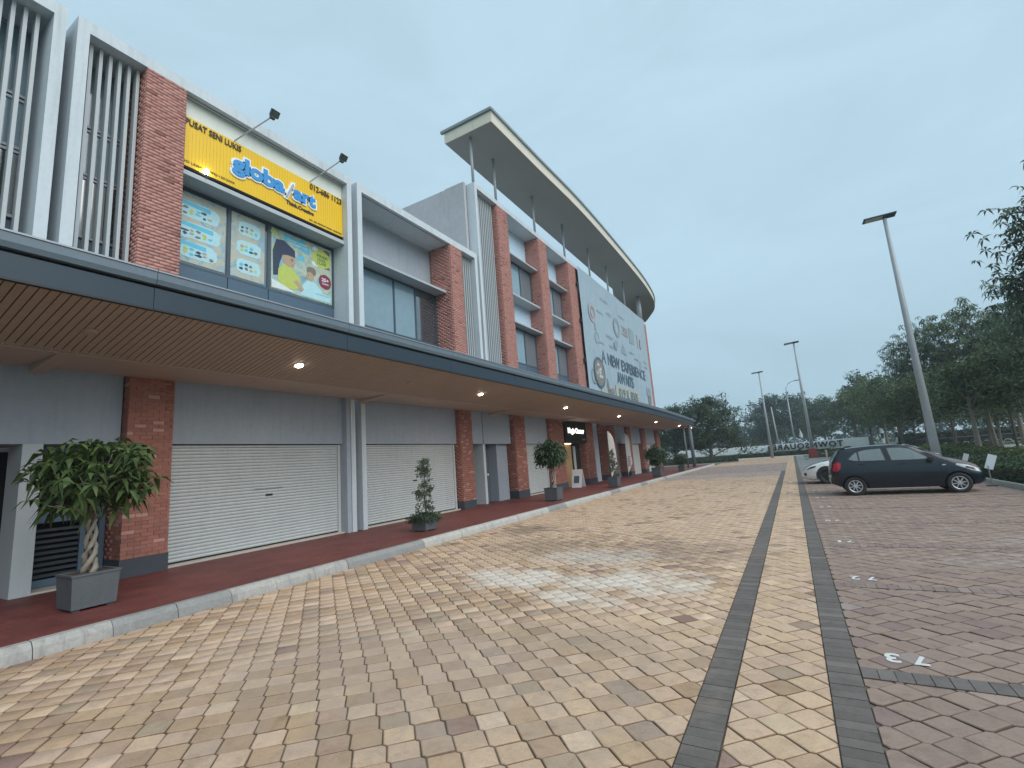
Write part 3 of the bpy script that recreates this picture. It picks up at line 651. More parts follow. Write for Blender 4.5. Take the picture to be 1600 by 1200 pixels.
# roof slab of the corner block: curved in plan
out_pts = [(-10.08, 17.62), (-9.95, 22.2), (-9.75, 27.8), (-9.78, 35.2), (-9.93, 43.0), (-10.18, 47.5), (-10.55, 50.9), (-11.2, 53.6), (-12.3, 56.0), (-13.6, 58.4), (-15.5, 60.8), (-18, 62.6)]
def smooth_line(P, n=4):
    out = []
    for i in range(len(P) - 1):
        p0 = P[max(i - 1, 0)]; p1 = P[i]; p2 = P[i + 1]; p3 = P[min(i + 2, len(P) - 1)]
        for k in range(n):
            t = k / n; out.append(tuple(.5 * ((2 * b) + (-a + c) * t + (2 * a - 5 * b + 4 * c - d) * t * t + (-a + 3 * b - 3 * c + d) * t ** 3) for a, b, c, d in zip(p0, p1, p2, p3)))
    return out + [P[-1]]
oc = smooth_line(out_pts)
inner = [(-18, 56), (-14.6, 50), (-12.9, 44), (-12.85, 17.62)]
rf = empty('curved_roof', (-11.5, 30, 17.9), 'thin oversailing curved roof slab on slim posts above the corner block', 'roof')
def ring(mb, outer, inn, z0, z1):
    P = outer + inn; mb.prism(P, lambda u, v, d: (u, v, d), z0, z1); return mb
def offs(P, d):
    out = []
    for i in range(len(P)):
        a = Vector(P[max(i - 1, 0)]); b = Vector(P[min(i + 1, len(P) - 1)]); t = (b - a).normalized(); nn = Vector((t.y, -t.x)); out.append((P[i][0] + nn.x * d, P[i][1] + nn.y * d))
    return out
i2 = [(-18, 56), (-14.6, 50), (-12.9, 44), (-12.85, 17.62)]
part('underside_board', ring(MB(), [(x - .02, y if i else y + .02) for i, (x, y) in enumerate(oc)], [(x + .02, y + (.02 if y < 18 else 0)) for x, y in i2], 17.9, 18.0), M['roof_under'], rf)
# fascia panels along the curve and on the near end
acc = 0; start = 0
Pn = offs(oc, 0.0); Po = offs(oc, .03)
k = 0
while k < len(oc) - 1:
    k2 = min(k + 2, len(oc) - 1)
    poly = [Pn[i] for i in range(k, k2 + 1)] + [Po[i] for i in range(k2, k - 1, -1)]
    cx = sum(p[0] for p in poly) / len(poly); cy = sum(p[1] for p in poly) / len(poly)
    poly = [(p[0], cy + (p[1] - cy) * .996) for p in poly]
    part('fascia_panel', MB().prism(poly, lambda u, v, d: (u, v, d), 17.88, 18.42), M['roof_fascia'], rf); k = k2
for a, b in ((-12.83, -12.16), (-12.15, -11.11), (-11.10, -10.07)):
    box('fascia_panel', M['roof_fascia'], rf, a, b, 17.58, 17.61, 17.88, 18.42)
part('roof_sheet', ring(MB(), [(x, y) for x, y in oc], i2, 18.0, 18.45), M['roof_gutter'], rf)
Pg = offs(oc, .13); gp = [Po[i] for i in range(len(oc))] + Pg[::-1]
part('edge_gutter', MB().prism(gp, lambda u, v, d: (u, v, d), 18.44, 18.58), M['roof_gutter'], rf)
box('edge_gutter', M['roof_gutter'], rf, -13.0, -9.97, 17.48, 17.62, 18.45, 18.58)
for y_, r_ in ((18.0, .07), (20.1, .07), (24.55, .07), (29.0, .07), (33.8, .07), (38.1, .07), (42.8, .07), (48.0, .24)):
    part('roof_post', MB().tube([(-11.55, y_, 15.24), (-11.55, y_, 17.89)], r_, 12), M['pole'], rf, smooth=True)
ac = empty('rooftop_unit', (-12.6, 36.2, 15.26), 'pale round rooftop unit showing above the banner between roof posts', 'rooftop unit')
part('casing', MB().box(-13.1, -12.1, 35.6, 37.4, 15.26, 16.3), M['cream_wall'], ac, bevel=.12); part('duct', MB().tube([(-12.5, 33.2, 15.95), (-12.5, 35.6, 15.95)], .16, 10), M['alu'], ac, smooth=True)

# ================================================================== CANOPY
cn = empty('walkway_canopy', (-9.6, 28, 4), 'long dark edged walkway canopy with tan slatted soffit along the shopfronts', 'canopy')
def ex(y):  # outer edge as it draws back towards the corner
    t = max(0, (y - 26) / 30); return -8.0 - .85 * t * t
def zs(x): return 4.49 - .218 * (-8.0 - x)
pitch = .1095; first = None; VV = []; FF = []; y = -3.0; i = 0
Ysl = []
while y < 56.6: Ysl.append(y); y += pitch
Ysl.sort(key=lambda q: abs(q - 3)); hw = pitch / 2 - .007
for i, y in enumerate(Ysl):
    x0 = ex(y) - .015; x1 = -9.95
    if y > 49: x1 = x1 + (y - 49) * .13
    V = [(x0, y - hw, zs(x0)), (x0, y + hw, zs(x0)), (x1, y + hw, zs(x1)), (x1, y - hw, zs(x1)), (x0, y - hw, zs(x0) + .014), (x0, y + hw, zs(x0) + .014), (x1, y + hw, zs(x1) + .014), (x1, y - hw, zs(x1) + .014)]
    F = [(0, 1, 2, 3), (4, 7, 6, 5), (0, 4, 5, 1), (1, 5, 6, 2), (2, 6, 7, 3), (3, 7, 4, 0)]
    if i < 300:
        if first is None and y < 26:
            first = part('soffit_slat', MB().add([(a, b - y, c_) for a, b, c_ in V], F), M['soffit'], cn)
            first.data.transform(Matrix.Translation((0, 28, 0))); first.location = (0, y - 28, 0)
        elif y < 26: o = first.copy(); COL.objects.link(o); o.location = (0, y - 28, 0)
        else: part('soffit_slat', MB().add(V, F), M['soffit'], cn)
    else: b = len(VV); VV += V; FF += [tuple(j + b for j in f) for f in F]
mb = MB(); mb.v = VV; mb.f = FF; o = part('soffit_field', mb, M['soffit'], cn); o['kind'] = 'stuff'
ys = [-4, 26, 29, 32, 35, 38, 41, 44, 47, 50, 53, 56.8]
def strip_prism(name, prof, mt):
    """profile (dx,z) swept along the canopy edge in lengths of about 3.65 m with open joints"""
    cuts = [-4 + 3.66 * k for k in range(17)]; n = len(prof)
    for a_, b_ in zip(cuts[:-1], cuts[1:]):
        b_ = min(b_, 56.8); V = []; F = []; j_ = random.uniform(-.003, .003)
        for y in (a_ + .004, (a_ + b_) / 2, b_ - .004): V += [(ex(y) + dx, y, z + j_) for dx, z in prof]
        for j in range(2):
            for k in range(n): F.append((j * n + k, j * n + (k + 1) % n, (j + 1) * n + (k + 1) % n, (j + 1) * n + k))
        F += [tuple(range(n))[::-1], tuple(range(2 * n, 3 * n))]
        part(name, MB().add(V, F), mt, cn)
strip_prism('fascia', [(-.012, 4.46), (0, 4.46), (.012, 4.78), (-.012, 4.78)], M['fascia'])
strip_prism('edge_trim', [(-.03, 4.42), (.018, 4.43), (.018, 4.458), (-.03, 4.458)], M['plastic'])
strip_prism('shadow_gap', [(-.10, 4.78), (-.04, 4.78), (-.04, 4.83), (-.10, 4.83)], M['black'])
strip_prism('gutter', [(-.16, 4.831), (.055, 4.831), (.085, 4.90), (.085, 5.02), (-.16, 5.02)], M['gutter'])
strip_prism('gutter_lip', [(-.17, 5.021), (.10, 5.021), (.10, 5.045), (-.17, 5.045)], M['alu'])
part('roof_sheet', MB().add([(-8.1, -4, 5.0), (-8.1, 26, 5.0), (-11.28, 26, 4.7), (-11.28, -4, 4.7)], [(0, 1, 2, 3)]).add([(-8.2, 26.01, 5.0), (-9.0, 56.8, 5.0), (-11.28, 56.8, 4.7), (-11.28, 26.01, 4.7)], [(0, 1, 2, 3)]), M['gutter'], cn)
part('backing_board', MB().add([(-8.05, -4, 4.53), (-8.05, 26, 4.53), (-9.97, 26, 4.12), (-9.97, -4, 4.12)], [(0, 1, 2, 3)]).add([(-8.9, 26.01, 4.345), (-8.9, 56.6, 4.345), (-9.97, 56.6, 4.12), (-9.97, 26.01, 4.12)], [(0, 1, 2, 3)]), M['black'], cn)
yb = [-4, 1.0, 2.9, 6.4, 10.2, 14.0, 17.6, 21.3, 25, 28.7, 32.4, 36, 39.7, 43.4, 47, 49.5]
for a, b in zip(yb[:-1], yb[1:]): box('flat_soffit_panel', M['soffit_flat'], cn, -11.29, -9.96, a + .006, b - .006, 4.055, 4.085)
for y in (2.85, 10.2, 17.55, 24.9, 32.3, 39.6, 46.9):
    part('bracket', MB().add([(-9.97, y, 4.053), (-11.26, y, 4.053), (-11.26, y, 3.94), (-9.97, y + .22, 4.053), (-11.26, y + .22, 4.053), (-11.26, y + .22, 3.94)], [(0, 1, 2), (3, 5, 4), (0, 2, 5, 3), (0, 3, 4, 1), (1, 4, 5, 2)]), M['soffit_flat'], cn)
part('canopy_post', MB().tube([(-8.75, 51.3, .157), (-8.75, 51.3, 4.32)], .17, 14), M['dark_gap'], cn, smooth=True)
part('canopy_post', MB().tube([(-9.15, 50.2, .157), (-9.15, 50.2, 4.22)], .09, 12), M['dark_gap'], cn, smooth=True)
box('end_trim', M['fascia'], cn, -11.2, -8.86, 56.62, 56.66, 4.15, 4.8)
# downlights recessed in the slats
M['lit'] = emat('warm_lit_lens', (1.0, .88, .68), 14.0)
M['unlit'] = mat('unlit_diffuser', (.40, .31, .24), .5, .03)
sites = [(2.95, 0), (6.6, 1), (10.15, 0), (13.75, 1), (17.4, 0), (21.06, 1), (29.3, 1), (38.8, 1), (48.0, 1), (54.3, 1)]
labs = ['unlit round downlight in the tan soffit at the far left', 'lit warm downlight in the soffit nearest the camera', 'unlit round downlight between the two nearest lit ones', 'second lit downlight, above the small potted shrub',
        'unlit downlight above the recessed grey door', 'third lit downlight, before the black shop sign', 'fourth lit downlight, above the first feather flag', 'fifth lit downlight, above the second feather flag', 'sixth lit downlight, near the end of the shopfronts', 'last lit downlight beside the canopy post']
for (y, on), lb in zip(sites, labs):
    x = -9.1; z = zs(x) - .004; t = empty('downlight', (x, y, z), lb, 'ceiling light', 'downlights in the canopy soffit'); t.rotation_euler[1] = -math.atan(.218)
    MB().tube([(0, 0, -.012), (0, 0, .004)], .105, 20).build('trim_ring', M['unlit'], t, smooth=False)
    MB().tube([(0, 0, -.035), (0, 0, -.013)], [.075, .09], 20).build('lens', M['lit' if on else 'unlit'], t)
    if on:
        ld = D.lights.new('lamp_glow', 'AREA'); ld.shape = 'DISK'; ld.size = .16; ld.energy = 9; ld.color = (1, .85, .62)
        lo = D.objects.new('lamp_glow', ld); COL.objects.link(lo); lo.parent = t; lo.location = (0, 0, -.045)

# ================================================================== SIGNS ON THE TERRACE
UY, VZ = (0, 1, 0), (0, 0, 1)
sg = empty('shop_sign', (-11.6, 7.6, 9.4), 'yellow ribbed art school sign board with blue lettering above the poster windows', 'sign')
# ribbed sheet
V = []; F = []; n = 58; y0, y1 = 5.17, 9.95; zt, zb_ = 10.69, 9.36
prof = []
for i in range(n):
    a = y0 + (y1 - y0) * i / n; b = y0 + (y1 - y0) * (i + 1) / n; prof += [(a, -11.52), (b - .006, -11.52), (b - .006, -11.526), (b, -11.526)]
for (yy, xx) in prof: V += [(xx, yy, zb_), (xx, yy, zt)]
for i in range(len(prof) - 1): F.append((2 * i, 2 * i + 2, 2 * i + 3, 2 * i + 1))
part('ribbed_sheet', MB().add(V, F), M['yellow'], sg)
box('sign_frame', M['alu'], sg, -12.0, -11.53, y0, y1, zb_, zt)
box('bottom_rail', M['black'], sg, -12.0, -11.50, y0, y1, zb_ - .06, zb_ - .002)
xs = -11.515
text('lettering', 'PUSAT SENI LUKIS', (xs, 5.24, 10.46), UY, VZ, 1.36, .17, M['ink'], sg, bold=.012, depth=.02)
text('lettering', '012-686 1123', (xs, 8.72, 10.47), UY, VZ, 1.18, .19, M['ink'], sg, bold=.004, depth=.02)
text('lettering', 'Think.Creative', (xs, 7.93, 9.62), UY, VZ, .92, .12, M['ink'], sg, bold=.04, depth=.012)
text('lettering', 'NO LESEN : MPSJ/120/2005', (xs, 5.20, 9.44), UY, VZ, 1.25, .075, M['ink'], sg, depth=.006)
text('lettering', 'NO. SIJIL PENDAFTARAN : 002837096', (xs, 8.70, 9.41), UY, VZ, 1.2, .07, M['ink'], sg, depth=.006)
for (st, y0_, wd, zz, hh) in (('globa', 6.36, 1.50, 9.72, .60), ('art', 8.14, .76, 9.865, .40)):
    text('logo_backing', st, (xs - .004, y0_ - .055, zz - .055), UY, VZ, wd + .11, hh + .11, M['pure_white'], sg, bold=.11, depth=.03)
    text('logo', st, (xs + .027, y0_, zz), UY, VZ, wd, hh, M['blue'], sg, bold=.045, depth=.02)
part('logo_backing', MB().prism([(7.82, 9.76), (7.95, 9.74), (8.20, 10.26), (8.20, 10.38), (8.08, 10.36)], lambda u, v, d: (d, u, v), xs - .004, xs + .026), M['pure_white'], sg)
part('logo_pencil', MB().prism([(7.89, 9.80), (7.95, 9.80), (8.16, 10.25), (8.15, 10.32), (8.10, 10.28)], lambda u, v, d: (d, u, v), xs + .027, xs + .045), M['steel'], sg)
# floodlights on arms
def flood(y, lab):
    t = empty('floodlight', (-11.5, y, 10.7), lab, 'floodlight', 'floodlights over the yellow sign')
    tip = (-10.75, y + .55, 11.42)
    part('arm', MB().tube([(-11.52, y, 10.70), tip], .018, 8), M['steel'], t)
    mb = MB().box(-.05, .05, -.11, .11, -.09, .09); o = mb.build('lamp_head', M['plastic'], t, bevel=.01); o.location = (.80, .60, .82); o.rotation_euler = (0, R(35), 0)
    o2 = MB().box(.052, .058, -.09, .09, -.07, .07).build('lens', M['glass'], t); o2.location = (.80, .60, .82); o2.rotation_euler = (0, R(35), 0)
    part('bracket', MB().box(-10.78, -10.7, y + .5, y + .62, 11.36, 11.47), M['plastic'], t)
flood(6.42, 'black floodlight on a thin arm above the left half of the yellow sign'); flood(8.72, 'black floodlight on a thin arm above the right end of the yellow sign')
sp = empty('spot_lamp', (-11.44, 5.72, 9.22), 'small glaring white lamp at the lower left of the yellow sign', 'lamp')
part('base', MB().tube([(-11.44, 5.72, 9.222), (-11.44, 5.72, 9.34)], .02, 8), M['plastic'], sp)
M['glare'] = emat('bright_lamp_lens', (1, .95, .85), 12.0)
part('bulb', MB().tube([(-11.47, 5.72, 9.40), (-11.42, 5.72, 9.40), (-11.40, 5.72, 9.40)], [.07, .065, .02], 14), M['glare'], sp)
# posters
def poster_mat(name, cols, sc, seed):
    mt, nt, p = new_mat(name); g = N(nt, 'ShaderNodeNewGeometry'); mp = N(nt, 'ShaderNodeMapping'); mp.inputs['Location'].default_value = (seed * 3.1, seed, seed * .7); L(nt, g.outputs['Position'], mp.inputs[0])
    n = N(nt, 'ShaderNodeTexNoise', Scale=sc, Detail=6.0, Roughness=.6, Distortion=.8); L(nt, mp.outputs[0], n.inputs['Vector'])
    r = N(nt, 'ShaderNodeValToRGB'); r.color_ramp.elements[0].position = .3; r.color_ramp.elements[1].position = .72
    r.color_ramp.elements[0].color = (*cols[0], 1); r.color_ramp.elements[1].color = (*cols[-1], 1)
    for i, c_ in enumerate(cols[1:-1]): e = r.color_ramp.elements.new(.3 + .42 * (i + 1) / (len(cols) - 1)); e.color = (*c_, 1)
    L(nt, n.outputs[0], r.inputs[0]); L(nt, r.outputs[0], p.inputs['Base Color']); p.inputs['Roughness'].default_value = .25; return mt
M['print_a'] = poster_mat('print_background_pale', [(.16, .33, .42), (.42, .50, .48), (.50, .46, .34), (.22, .42, .55), (.45, .47, .36)], 2.6, 1)
M['print_b'] = poster_mat('print_background_green', [(.12, .30, .40), (.36, .46, .38), (.50, .55, .42), (.25, .45, .50), (.30, .36, .32)], 2.0, 4)
fl = lambda n, c: mat(n, c, .3, .12, 6.0)
M['p_cyan'] = fl('print_cyan', (.12, .50, .68)); M['p_pale'] = fl('print_pale_cyan', (.42, .68, .74)); M['p_lime'] = fl('print_lime', (.48, .56, .12)); M['p_skin'] = fl('print_skin', (.46, .33, .22))
M['p_hair'] = fl('print_hair', (.035, .05, .09)); M['p_brown'] = fl('print_brown', (.20, .17, .14)); M['p_maroon'] = fl('print_maroon', (.23, .035, .07)); M['p_white'] = fl('print_white', (.66, .74, .74)); M['p_dkgreen'] = fl('print_text_green', (.07, .18, .08))
def flat(name, pts, mt, parent, x, th=.002):
    return part(name, MB().prism(pts, lambda u, v, d: (d, u, v), x, x + th), mt, parent)
def card(cy, cz, a, b, seed, n=26):
    rr = random.Random(seed); out = []
    for i in range(n):
        t = 2 * math.pi * i / n; c_, s_ = math.cos(t), math.sin(t); k = 1 + rr.uniform(-.06, .06)
        out.append((cy + a * k * math.copysign(abs(c_) ** .45, c_), cz + b * k * math.copysign(abs(s_) ** .45, s_)))
    return out
def ell(cy, cz, ry, rz, n=18, wob=0, seed=0):
    rr = random.Random(seed); return [(cy + ry * (1 + wob * rr.uniform(-1, 1)) * math.cos(t), cz + rz * (1 + wob * rr.uniform(-1, 1)) * math.sin(t)) for t in [2 * math.pi * i / n for i in range(n)]]
XP = -11.995
def poster(y0, y1, z0, z1, lab, bgm):
    t = empty('window_poster', (XP, (y0 + y1) / 2, z0), lab, 'poster', 'posters filling the windows under the yellow sign'); box('sheet', M[bgm], t, XP + .004, XP + .008, y0, y1, z0, z1); return t
t = poster(5.24, 6.52, 7.16, 8.98, 'pale blue poster of three activity cards in the window beside the brick pier', 'print_a')
xa = XP + .010
for k, (z, wd) in enumerate(((8.55, .85), (8.0, .95), (7.5, .75))):
    flat('card', card(5.88, z, wd / 2 + .04, .215, k), M['p_pale'], t, xa); flat('card_title', [(5.45, z + .10), (5.45 + wd * .8, z + .06), (5.45 + wd * .8, z + .18), (5.45, z + .2)], M['p_cyan'], t, xa + .003)
    for j in range(9): flat('picture', ell(5.53 + (j % 5) * .15 + .02 * k, z - .12 + .10 * (j // 5) + .02 * ((j + k) % 3), .05 + .012 * (j % 3), .035, 7, .45, 10 * k + j), M[['p_brown', 'p_hair', 'p_lime', 'p_skin', 'p_cyan'][(j * 2 + k) % 5]], t, xa + .003 + .0004 * j)
t = poster(6.66, 7.60, 7.16, 8.98, 'pale blue poster of round craft pictures in the middle window', 'print_a')
for k, (z, ry) in enumerate(((8.6, .30), (8.05, .34), (7.52, .32))):
    flat('card', card(7.15, z, ry, .20, 20 + k), M['p_pale'], t, xa)
    for j in range(7): flat('picture', ell(6.95 + (j % 4) * .13, z - .08 + .11 * (j // 4) + .02 * (j % 2), .05, .04, 7, .45, 40 + 10 * k + j), M[['p_brown', 'p_skin', 'p_lime', 'p_cyan', 'p_hair'][(j + 2 * k) % 5]], t, xa + .003 + .0004 * j)
t = poster(7.80, 9.88, 7.16, 9.0, 'large poster of a teacher in yellow with a child and a green free trial badge', 'print_b')
flat('banner_stripe', [(8.2, 8.75), (9.05, 8.55), (9.05, 8.80), (8.2, 8.98)], M['p_cyan'], t, xa)
flat('hair', [(7.86, 7.55), (7.84, 8.3), (7.95, 8.68), (8.2, 8.72), (8.55, 8.52), (8.56, 8.30), (8.3, 8.18), (8.15, 8.25), (8.05, 7.95), (8.02, 7.6)], M['p_hair'], t, xa)
flat('face', [(8.14, 8.25), (8.3, 8.30), (8.52, 8.30), (8.57, 8.12), (8.50, 7.98), (8.35, 7.94), (8.2, 8.02)], M['p_skin'], t, xa + .003)
flat('shirt', [(8.0, 7.45), (8.02, 7.8), (8.2, 8.0), (8.45, 7.95), (8.7, 7.7), (8.72, 7.4), (8.5, 7.28), (8.2, 7.3)], M['p_lime'], t, xa + .002)
flat('hair', ell(9.12, 8.05, .17, .15, 12, .12, 5), M['p_brown'], t, xa); flat('face', ell(9.08, 7.88, .13, .14, 12, .05, 6), M['p_skin'], t, xa + .003)
flat('shirt', [(8.75, 7.2), (8.82, 7.55), (9.0, 7.74), (9.25, 7.72), (9.5, 7.5), (9.55, 7.2)], M['p_pale'], t, xa + .002)
flat('brow', [(8.40, 8.22), (8.50, 8.21), (8.50, 8.19), (8.40, 8.20)], M['p_hair'], t, xa + .006); flat('eye', ell(8.45, 8.16, .022, .012, 8), M['p_hair'], t, xa + .006); flat('mouth', [(8.42, 8.03), (8.50, 8.045), (8.49, 8.025)], M['p_maroon'], t, xa + .006); flat('arm', [(8.5, 7.55), (8.62, 7.62), (8.86, 7.40), (8.80, 7.30)], M['p_skin'], t, xa + .005); flat('eye', ell(9.02, 7.90, .018, .010, 8), M['p_hair'], t, xa + .006)
for k in range(10): flat('colour_patch', ell(7.9 + (k % 5) * .45, 8.86 - .5 * (k // 5), .12, .09, 8, .4, 90 + k), M[['p_lime', 'p_pale', 'p_cyan', 'p_white', 'p_brown'][k % 5]], t, XP + .0085)
flat('table', [(7.82, 7.18), (7.82, 7.42), (8.1, 7.36), (8.6, 7.2)], M['p_white'], t, xa + .004)
flat('badge', ell(9.5, 8.58, .34, .30, 20, .06, 7), M['p_lime'], t, xa)
for s, z, wd in (('FREE', 8.62, .40), ('TRIAL', 8.50, .34), ('CLASS', 8.39, .34)): text('lettering', s, (xa + .004, 9.32, z), UY, VZ, wd, .09, M['p_dkgreen'], t, bold=.02, depth=.002)
flat('badge', ell(9.62, 7.86, .24, .24, 24, .05, 8), M['p_maroon'], t, xa)
text('lettering', '25+', (xa + .004, 9.49, 7.86), UY, VZ, .27, .12, M['p_white'], t, bold=.04, depth=.002); text('lettering', 'YEARS', (xa + .004, 9.50, 7.76), UY, VZ, .25, .06, M['p_white'], t, bold=.02, depth=.002)
text('lettering', 'CONNECT US NOW', (xa + .004, 8.3, 8.78), UY, VZ, .66, .06, M['p_white'], t, bold=.02, depth=.002); text('lettering', '+6012-686 1123', (xa + .004, 8.3, 8.69), UY, VZ, .68, .06, M['p_white'], t, bold=.02, depth=.002)
flat('text_panel', [(9.2, 7.2), (9.82, 7.2), (9.82, 7.42), (9.2, 7.45)], M['p_pale'], t, xa + .004); text('lettering', 'THE WORLDS CHOICE', (xa + .007, 9.24, 7.36), UY, VZ, .52, .05, M['p_cyan'], t, depth=.002)

# ---- the big banner
M['banner'] = mat('faded_banner_fabric', (.30, .40, .47), .8, .09, .25, streak=.4, stain=(.56, .66, .66))
bn = empty('fabric_banner', (-11.05, 39, 6.2), 'huge faded pale blue banner covering three bays below the curved roof', 'banner')
ny, nz_ = 70, 36; Y0, Y1, Z0, Z1 = 29.98, 47.3, 6.05, 15.1; V = []; F = []
def bx_(y, z): return -11.10 + .016 * math.sin(y * 1.3 + .2 * z) + .012 * math.sin(y * .6 + z * .7) + .006 * math.sin(z * 1.9 + y)
for i in range(ny + 1):
    for j in range(nz_ + 1):
        yy = Y0 + (Y1 - Y0) * i / ny; zz = Z0 + (Z1 - Z0) * j / nz_; V.append((bx_(yy, zz), yy, zz))
for i in range(ny):
    for j in range(nz_): a = i * (nz_ + 1) + j; F.append((a, a + nz_ + 1, a + nz_ + 2, a + 1))
n0 = len(V); part('sheet', MB().add(V, F), M['banner'], bn, smooth=True)
M['b_ink'] = mat('faded_dark_print', (.085, .14, .18), .8, .2, 1.0); M['b_pink'] = mat('faded_red_print', (.36, .36, .38), .8, .15, 1.0); M['b_grey'] = mat('faded_grey_print', (.24, .32, .35), .8, .2, 1.0)
M['b_tan'] = mat('faded_tan_print', (.38, .40, .34), .8, .15, 1.0); M['b_brown'] = mat('faded_brown_print', (.22, .20, .19), .8, .3, 3.0); M['b_pale'] = mat('faded_pale_print', (.50, .55, .54), .8, .1, 2.0)
XB = -11.062
text('lettering', 'A NEW EXPERIENCE', (XB, 33.0, 8.62), UY, VZ, 12.2, .95, M['b_ink'], bn, bold=.02, depth=.01)
text('lettering', 'AWAITS', (XB, 36.3, 7.45), UY, VZ, 4.6, .95, M['b_ink'], bn, bold=.02, depth=.01)
flat('button', [(35.6, 6.15), (42.3, 6.15), (42.3, 7.25), (35.6, 7.25)], M['b_tan'], bn, XB - .004, .004)
text('lettering', '019 IL 8505', (XB + .004, 36.3, 6.3), UY, VZ, 5.4, .75, M['b_ink'], bn, bold=.03, depth=.01)
def ringp(name, cy, cz, ro, ri, mt, n=20):
    mb = MB(); P = ell(cy, cz, ro, ro * 1.0, n); Q = ell(cy, cz, ri, ri, n)
    mb.add([(XB, *p) for p in P] + [(XB, *q) for q in Q] + [(XB + .004, *p) for p in P] + [(XB + .004, *q) for q in Q], [(2 * n + i, 2 * n + (i + 1) % n, 3 * n + (i + 1) % n, 3 * n + i) for i in range(n)] + [(i, n + i, n + (i + 1) % n, (i + 1) % n) for i in range(n)])
    return part(name, mb, mt, bn)
ringp('printed_logo', 32.0, 12.15, .75, .45, M['b_pink']); flat('printed_logo', ell(32.0, 12.15, .3, .35, 10, .2, 1), M['b_pink'], bn, XB)
ringp('printed_logo', 37.7, 12.25, .85, .5, M['b_grey']); flat('printed_logo', [(41.2, 11.6), (42.7, 11.6), (42.7, 13.0), (41.2, 13.0)], M['b_grey'], bn, XB)
text('printed_logo', 'ZEBI', (XB, 39.0, 12.0), UY, VZ, 1.8, .8, M['b_pink'], bn, bold=.03, depth=.004)
flat('printed_logo', [(43.7, 11.6), (44.1, 11.6), (44.3, 12.9), (43.8, 12.9)], M['b_pink'], bn, XB); flat('printed_logo', ell(44.9, 12.2, .3, .6, 8, .3, 3), M['b_pink'], bn, XB)
flat('printed_logo', [(32.1, 10.9), (32.6, 10.9), (32.35, 11.6)], M['b_grey'], bn, XB); ringp('printed_logo', 32.5, 10.35, .45, .36, M['b_grey'])
text('printed_logo', 'the barn', (XB, 34.7, 10.9), UY, VZ, 1.7, .3, M['b_grey'], bn, depth=.004); flat('printed_logo', ell(37.0, 10.6, .45, .4, 9, .3, 5), M['b_grey'], bn, XB)
flat('printed_logo', [(38.3, 10.2), (39.7, 10.2), (39.3, 10.8), (38.9, 11.05), (38.6, 10.75)], M['b_grey'], bn, XB); flat('printed_logo', ell(43.9, 9.95, .5, .45, 9, .3, 9), M['b_grey'], bn, XB)
for (y_, z_, wd) in ((33.0, 12.5, 1.5), (35.3, 12.9, 1.3), (35.3, 10.2, 1.6), (40.6, 10.6, 1.4), (42.0, 10.2, 1.5), (38.6, 13.4, 1.6), (34.2, 13.8, 1.8), (45.2, 10.4, 1.3), (45.4, 9.9, 1.0), (32.8, 10.0, 1.2)):
    text('printed_line', random.choice(['studio', 'market', 'kitchen', 'coffee', 'bakery', 'gallery']), (XB, y_, z_), UY, VZ, wd, .22, M['b_grey'], bn, depth=.004)
# printed food bowls and herbs
ringp('printed_bowl', 32.3, 7.75, 1.15, .95, M['b_ink']); flat('printed_bowl', ell(32.3, 7.75, .94, .94, 18, .06, 2), M['b_brown'], bn, XB)
for k in range(7): flat('printed_food', ell(32.3 + .6 * math.cos(k * 2.4) * (k / 8 + .2), 7.75 + .6 * math.sin(k * 2.4) * (k / 8 + .2), .22, .12, 8, .2, 60 + k), M[['b_pale', 'b_tan', 'b_pale'][k % 3]], bn, XB + .003)
ringp('printed_bowl', 31.2, 7.4, .55, .45, M['b_grey']); flat('printed_leaf', ell(33.9, 6.9, .3, .55, 10, .4, 4), M['b_brown'], bn, XB); flat('printed_leaf', ell(34.7, 6.55, .5, .28, 10, .4, 5), M['b_brown'], bn, XB)
flat('printed_leaf', ell(32.9, 6.45, .6, .25, 12, .3, 6), M['b_tan'], bn, XB)
flat('printed_jar', ell(45.9, 6.95, .6, .75, 14, .1, 7), M['b_brown'], bn, XB); flat('printed_leaf', [(45.0, 7.2), (45.3, 8.2), (45.45, 7.5), (46.2, 8.1), (46.6, 7.6), (45.8, 7.2)], M['b_grey'], bn, XB + .004)
for z in (8.2, 11.0, 13.6): box('tie_clip', M['plastic'], bn, -11.25, -11.13, 29.8, 29.96, z, z + .25)

# ---- black shop sign
ss = empty('black_shop_sign', (-11.25, 27.3, 2.8), 'black box sign with white lit lettering above the lit shop entrance', 'sign')
box('sign_box', M['black'], ss, -11.5, -11.22, 25.55, 28.85, 2.76, 4.04, bevel=.02)
M['lit_letters'] = emat('lit_white_letters', (1, .98, .95), 1.1)
text('lettering', 'Magic Corner', (-11.215, 25.95, 3.22), UY, VZ, 2.5, .42, M['lit_letters'], ss, bold=.045, depth=.02)
text('lettering', 'COFFEE', (-11.215, 28.0, 2.90), UY, VZ, .6, .1, M['steel'], ss, depth=.01)

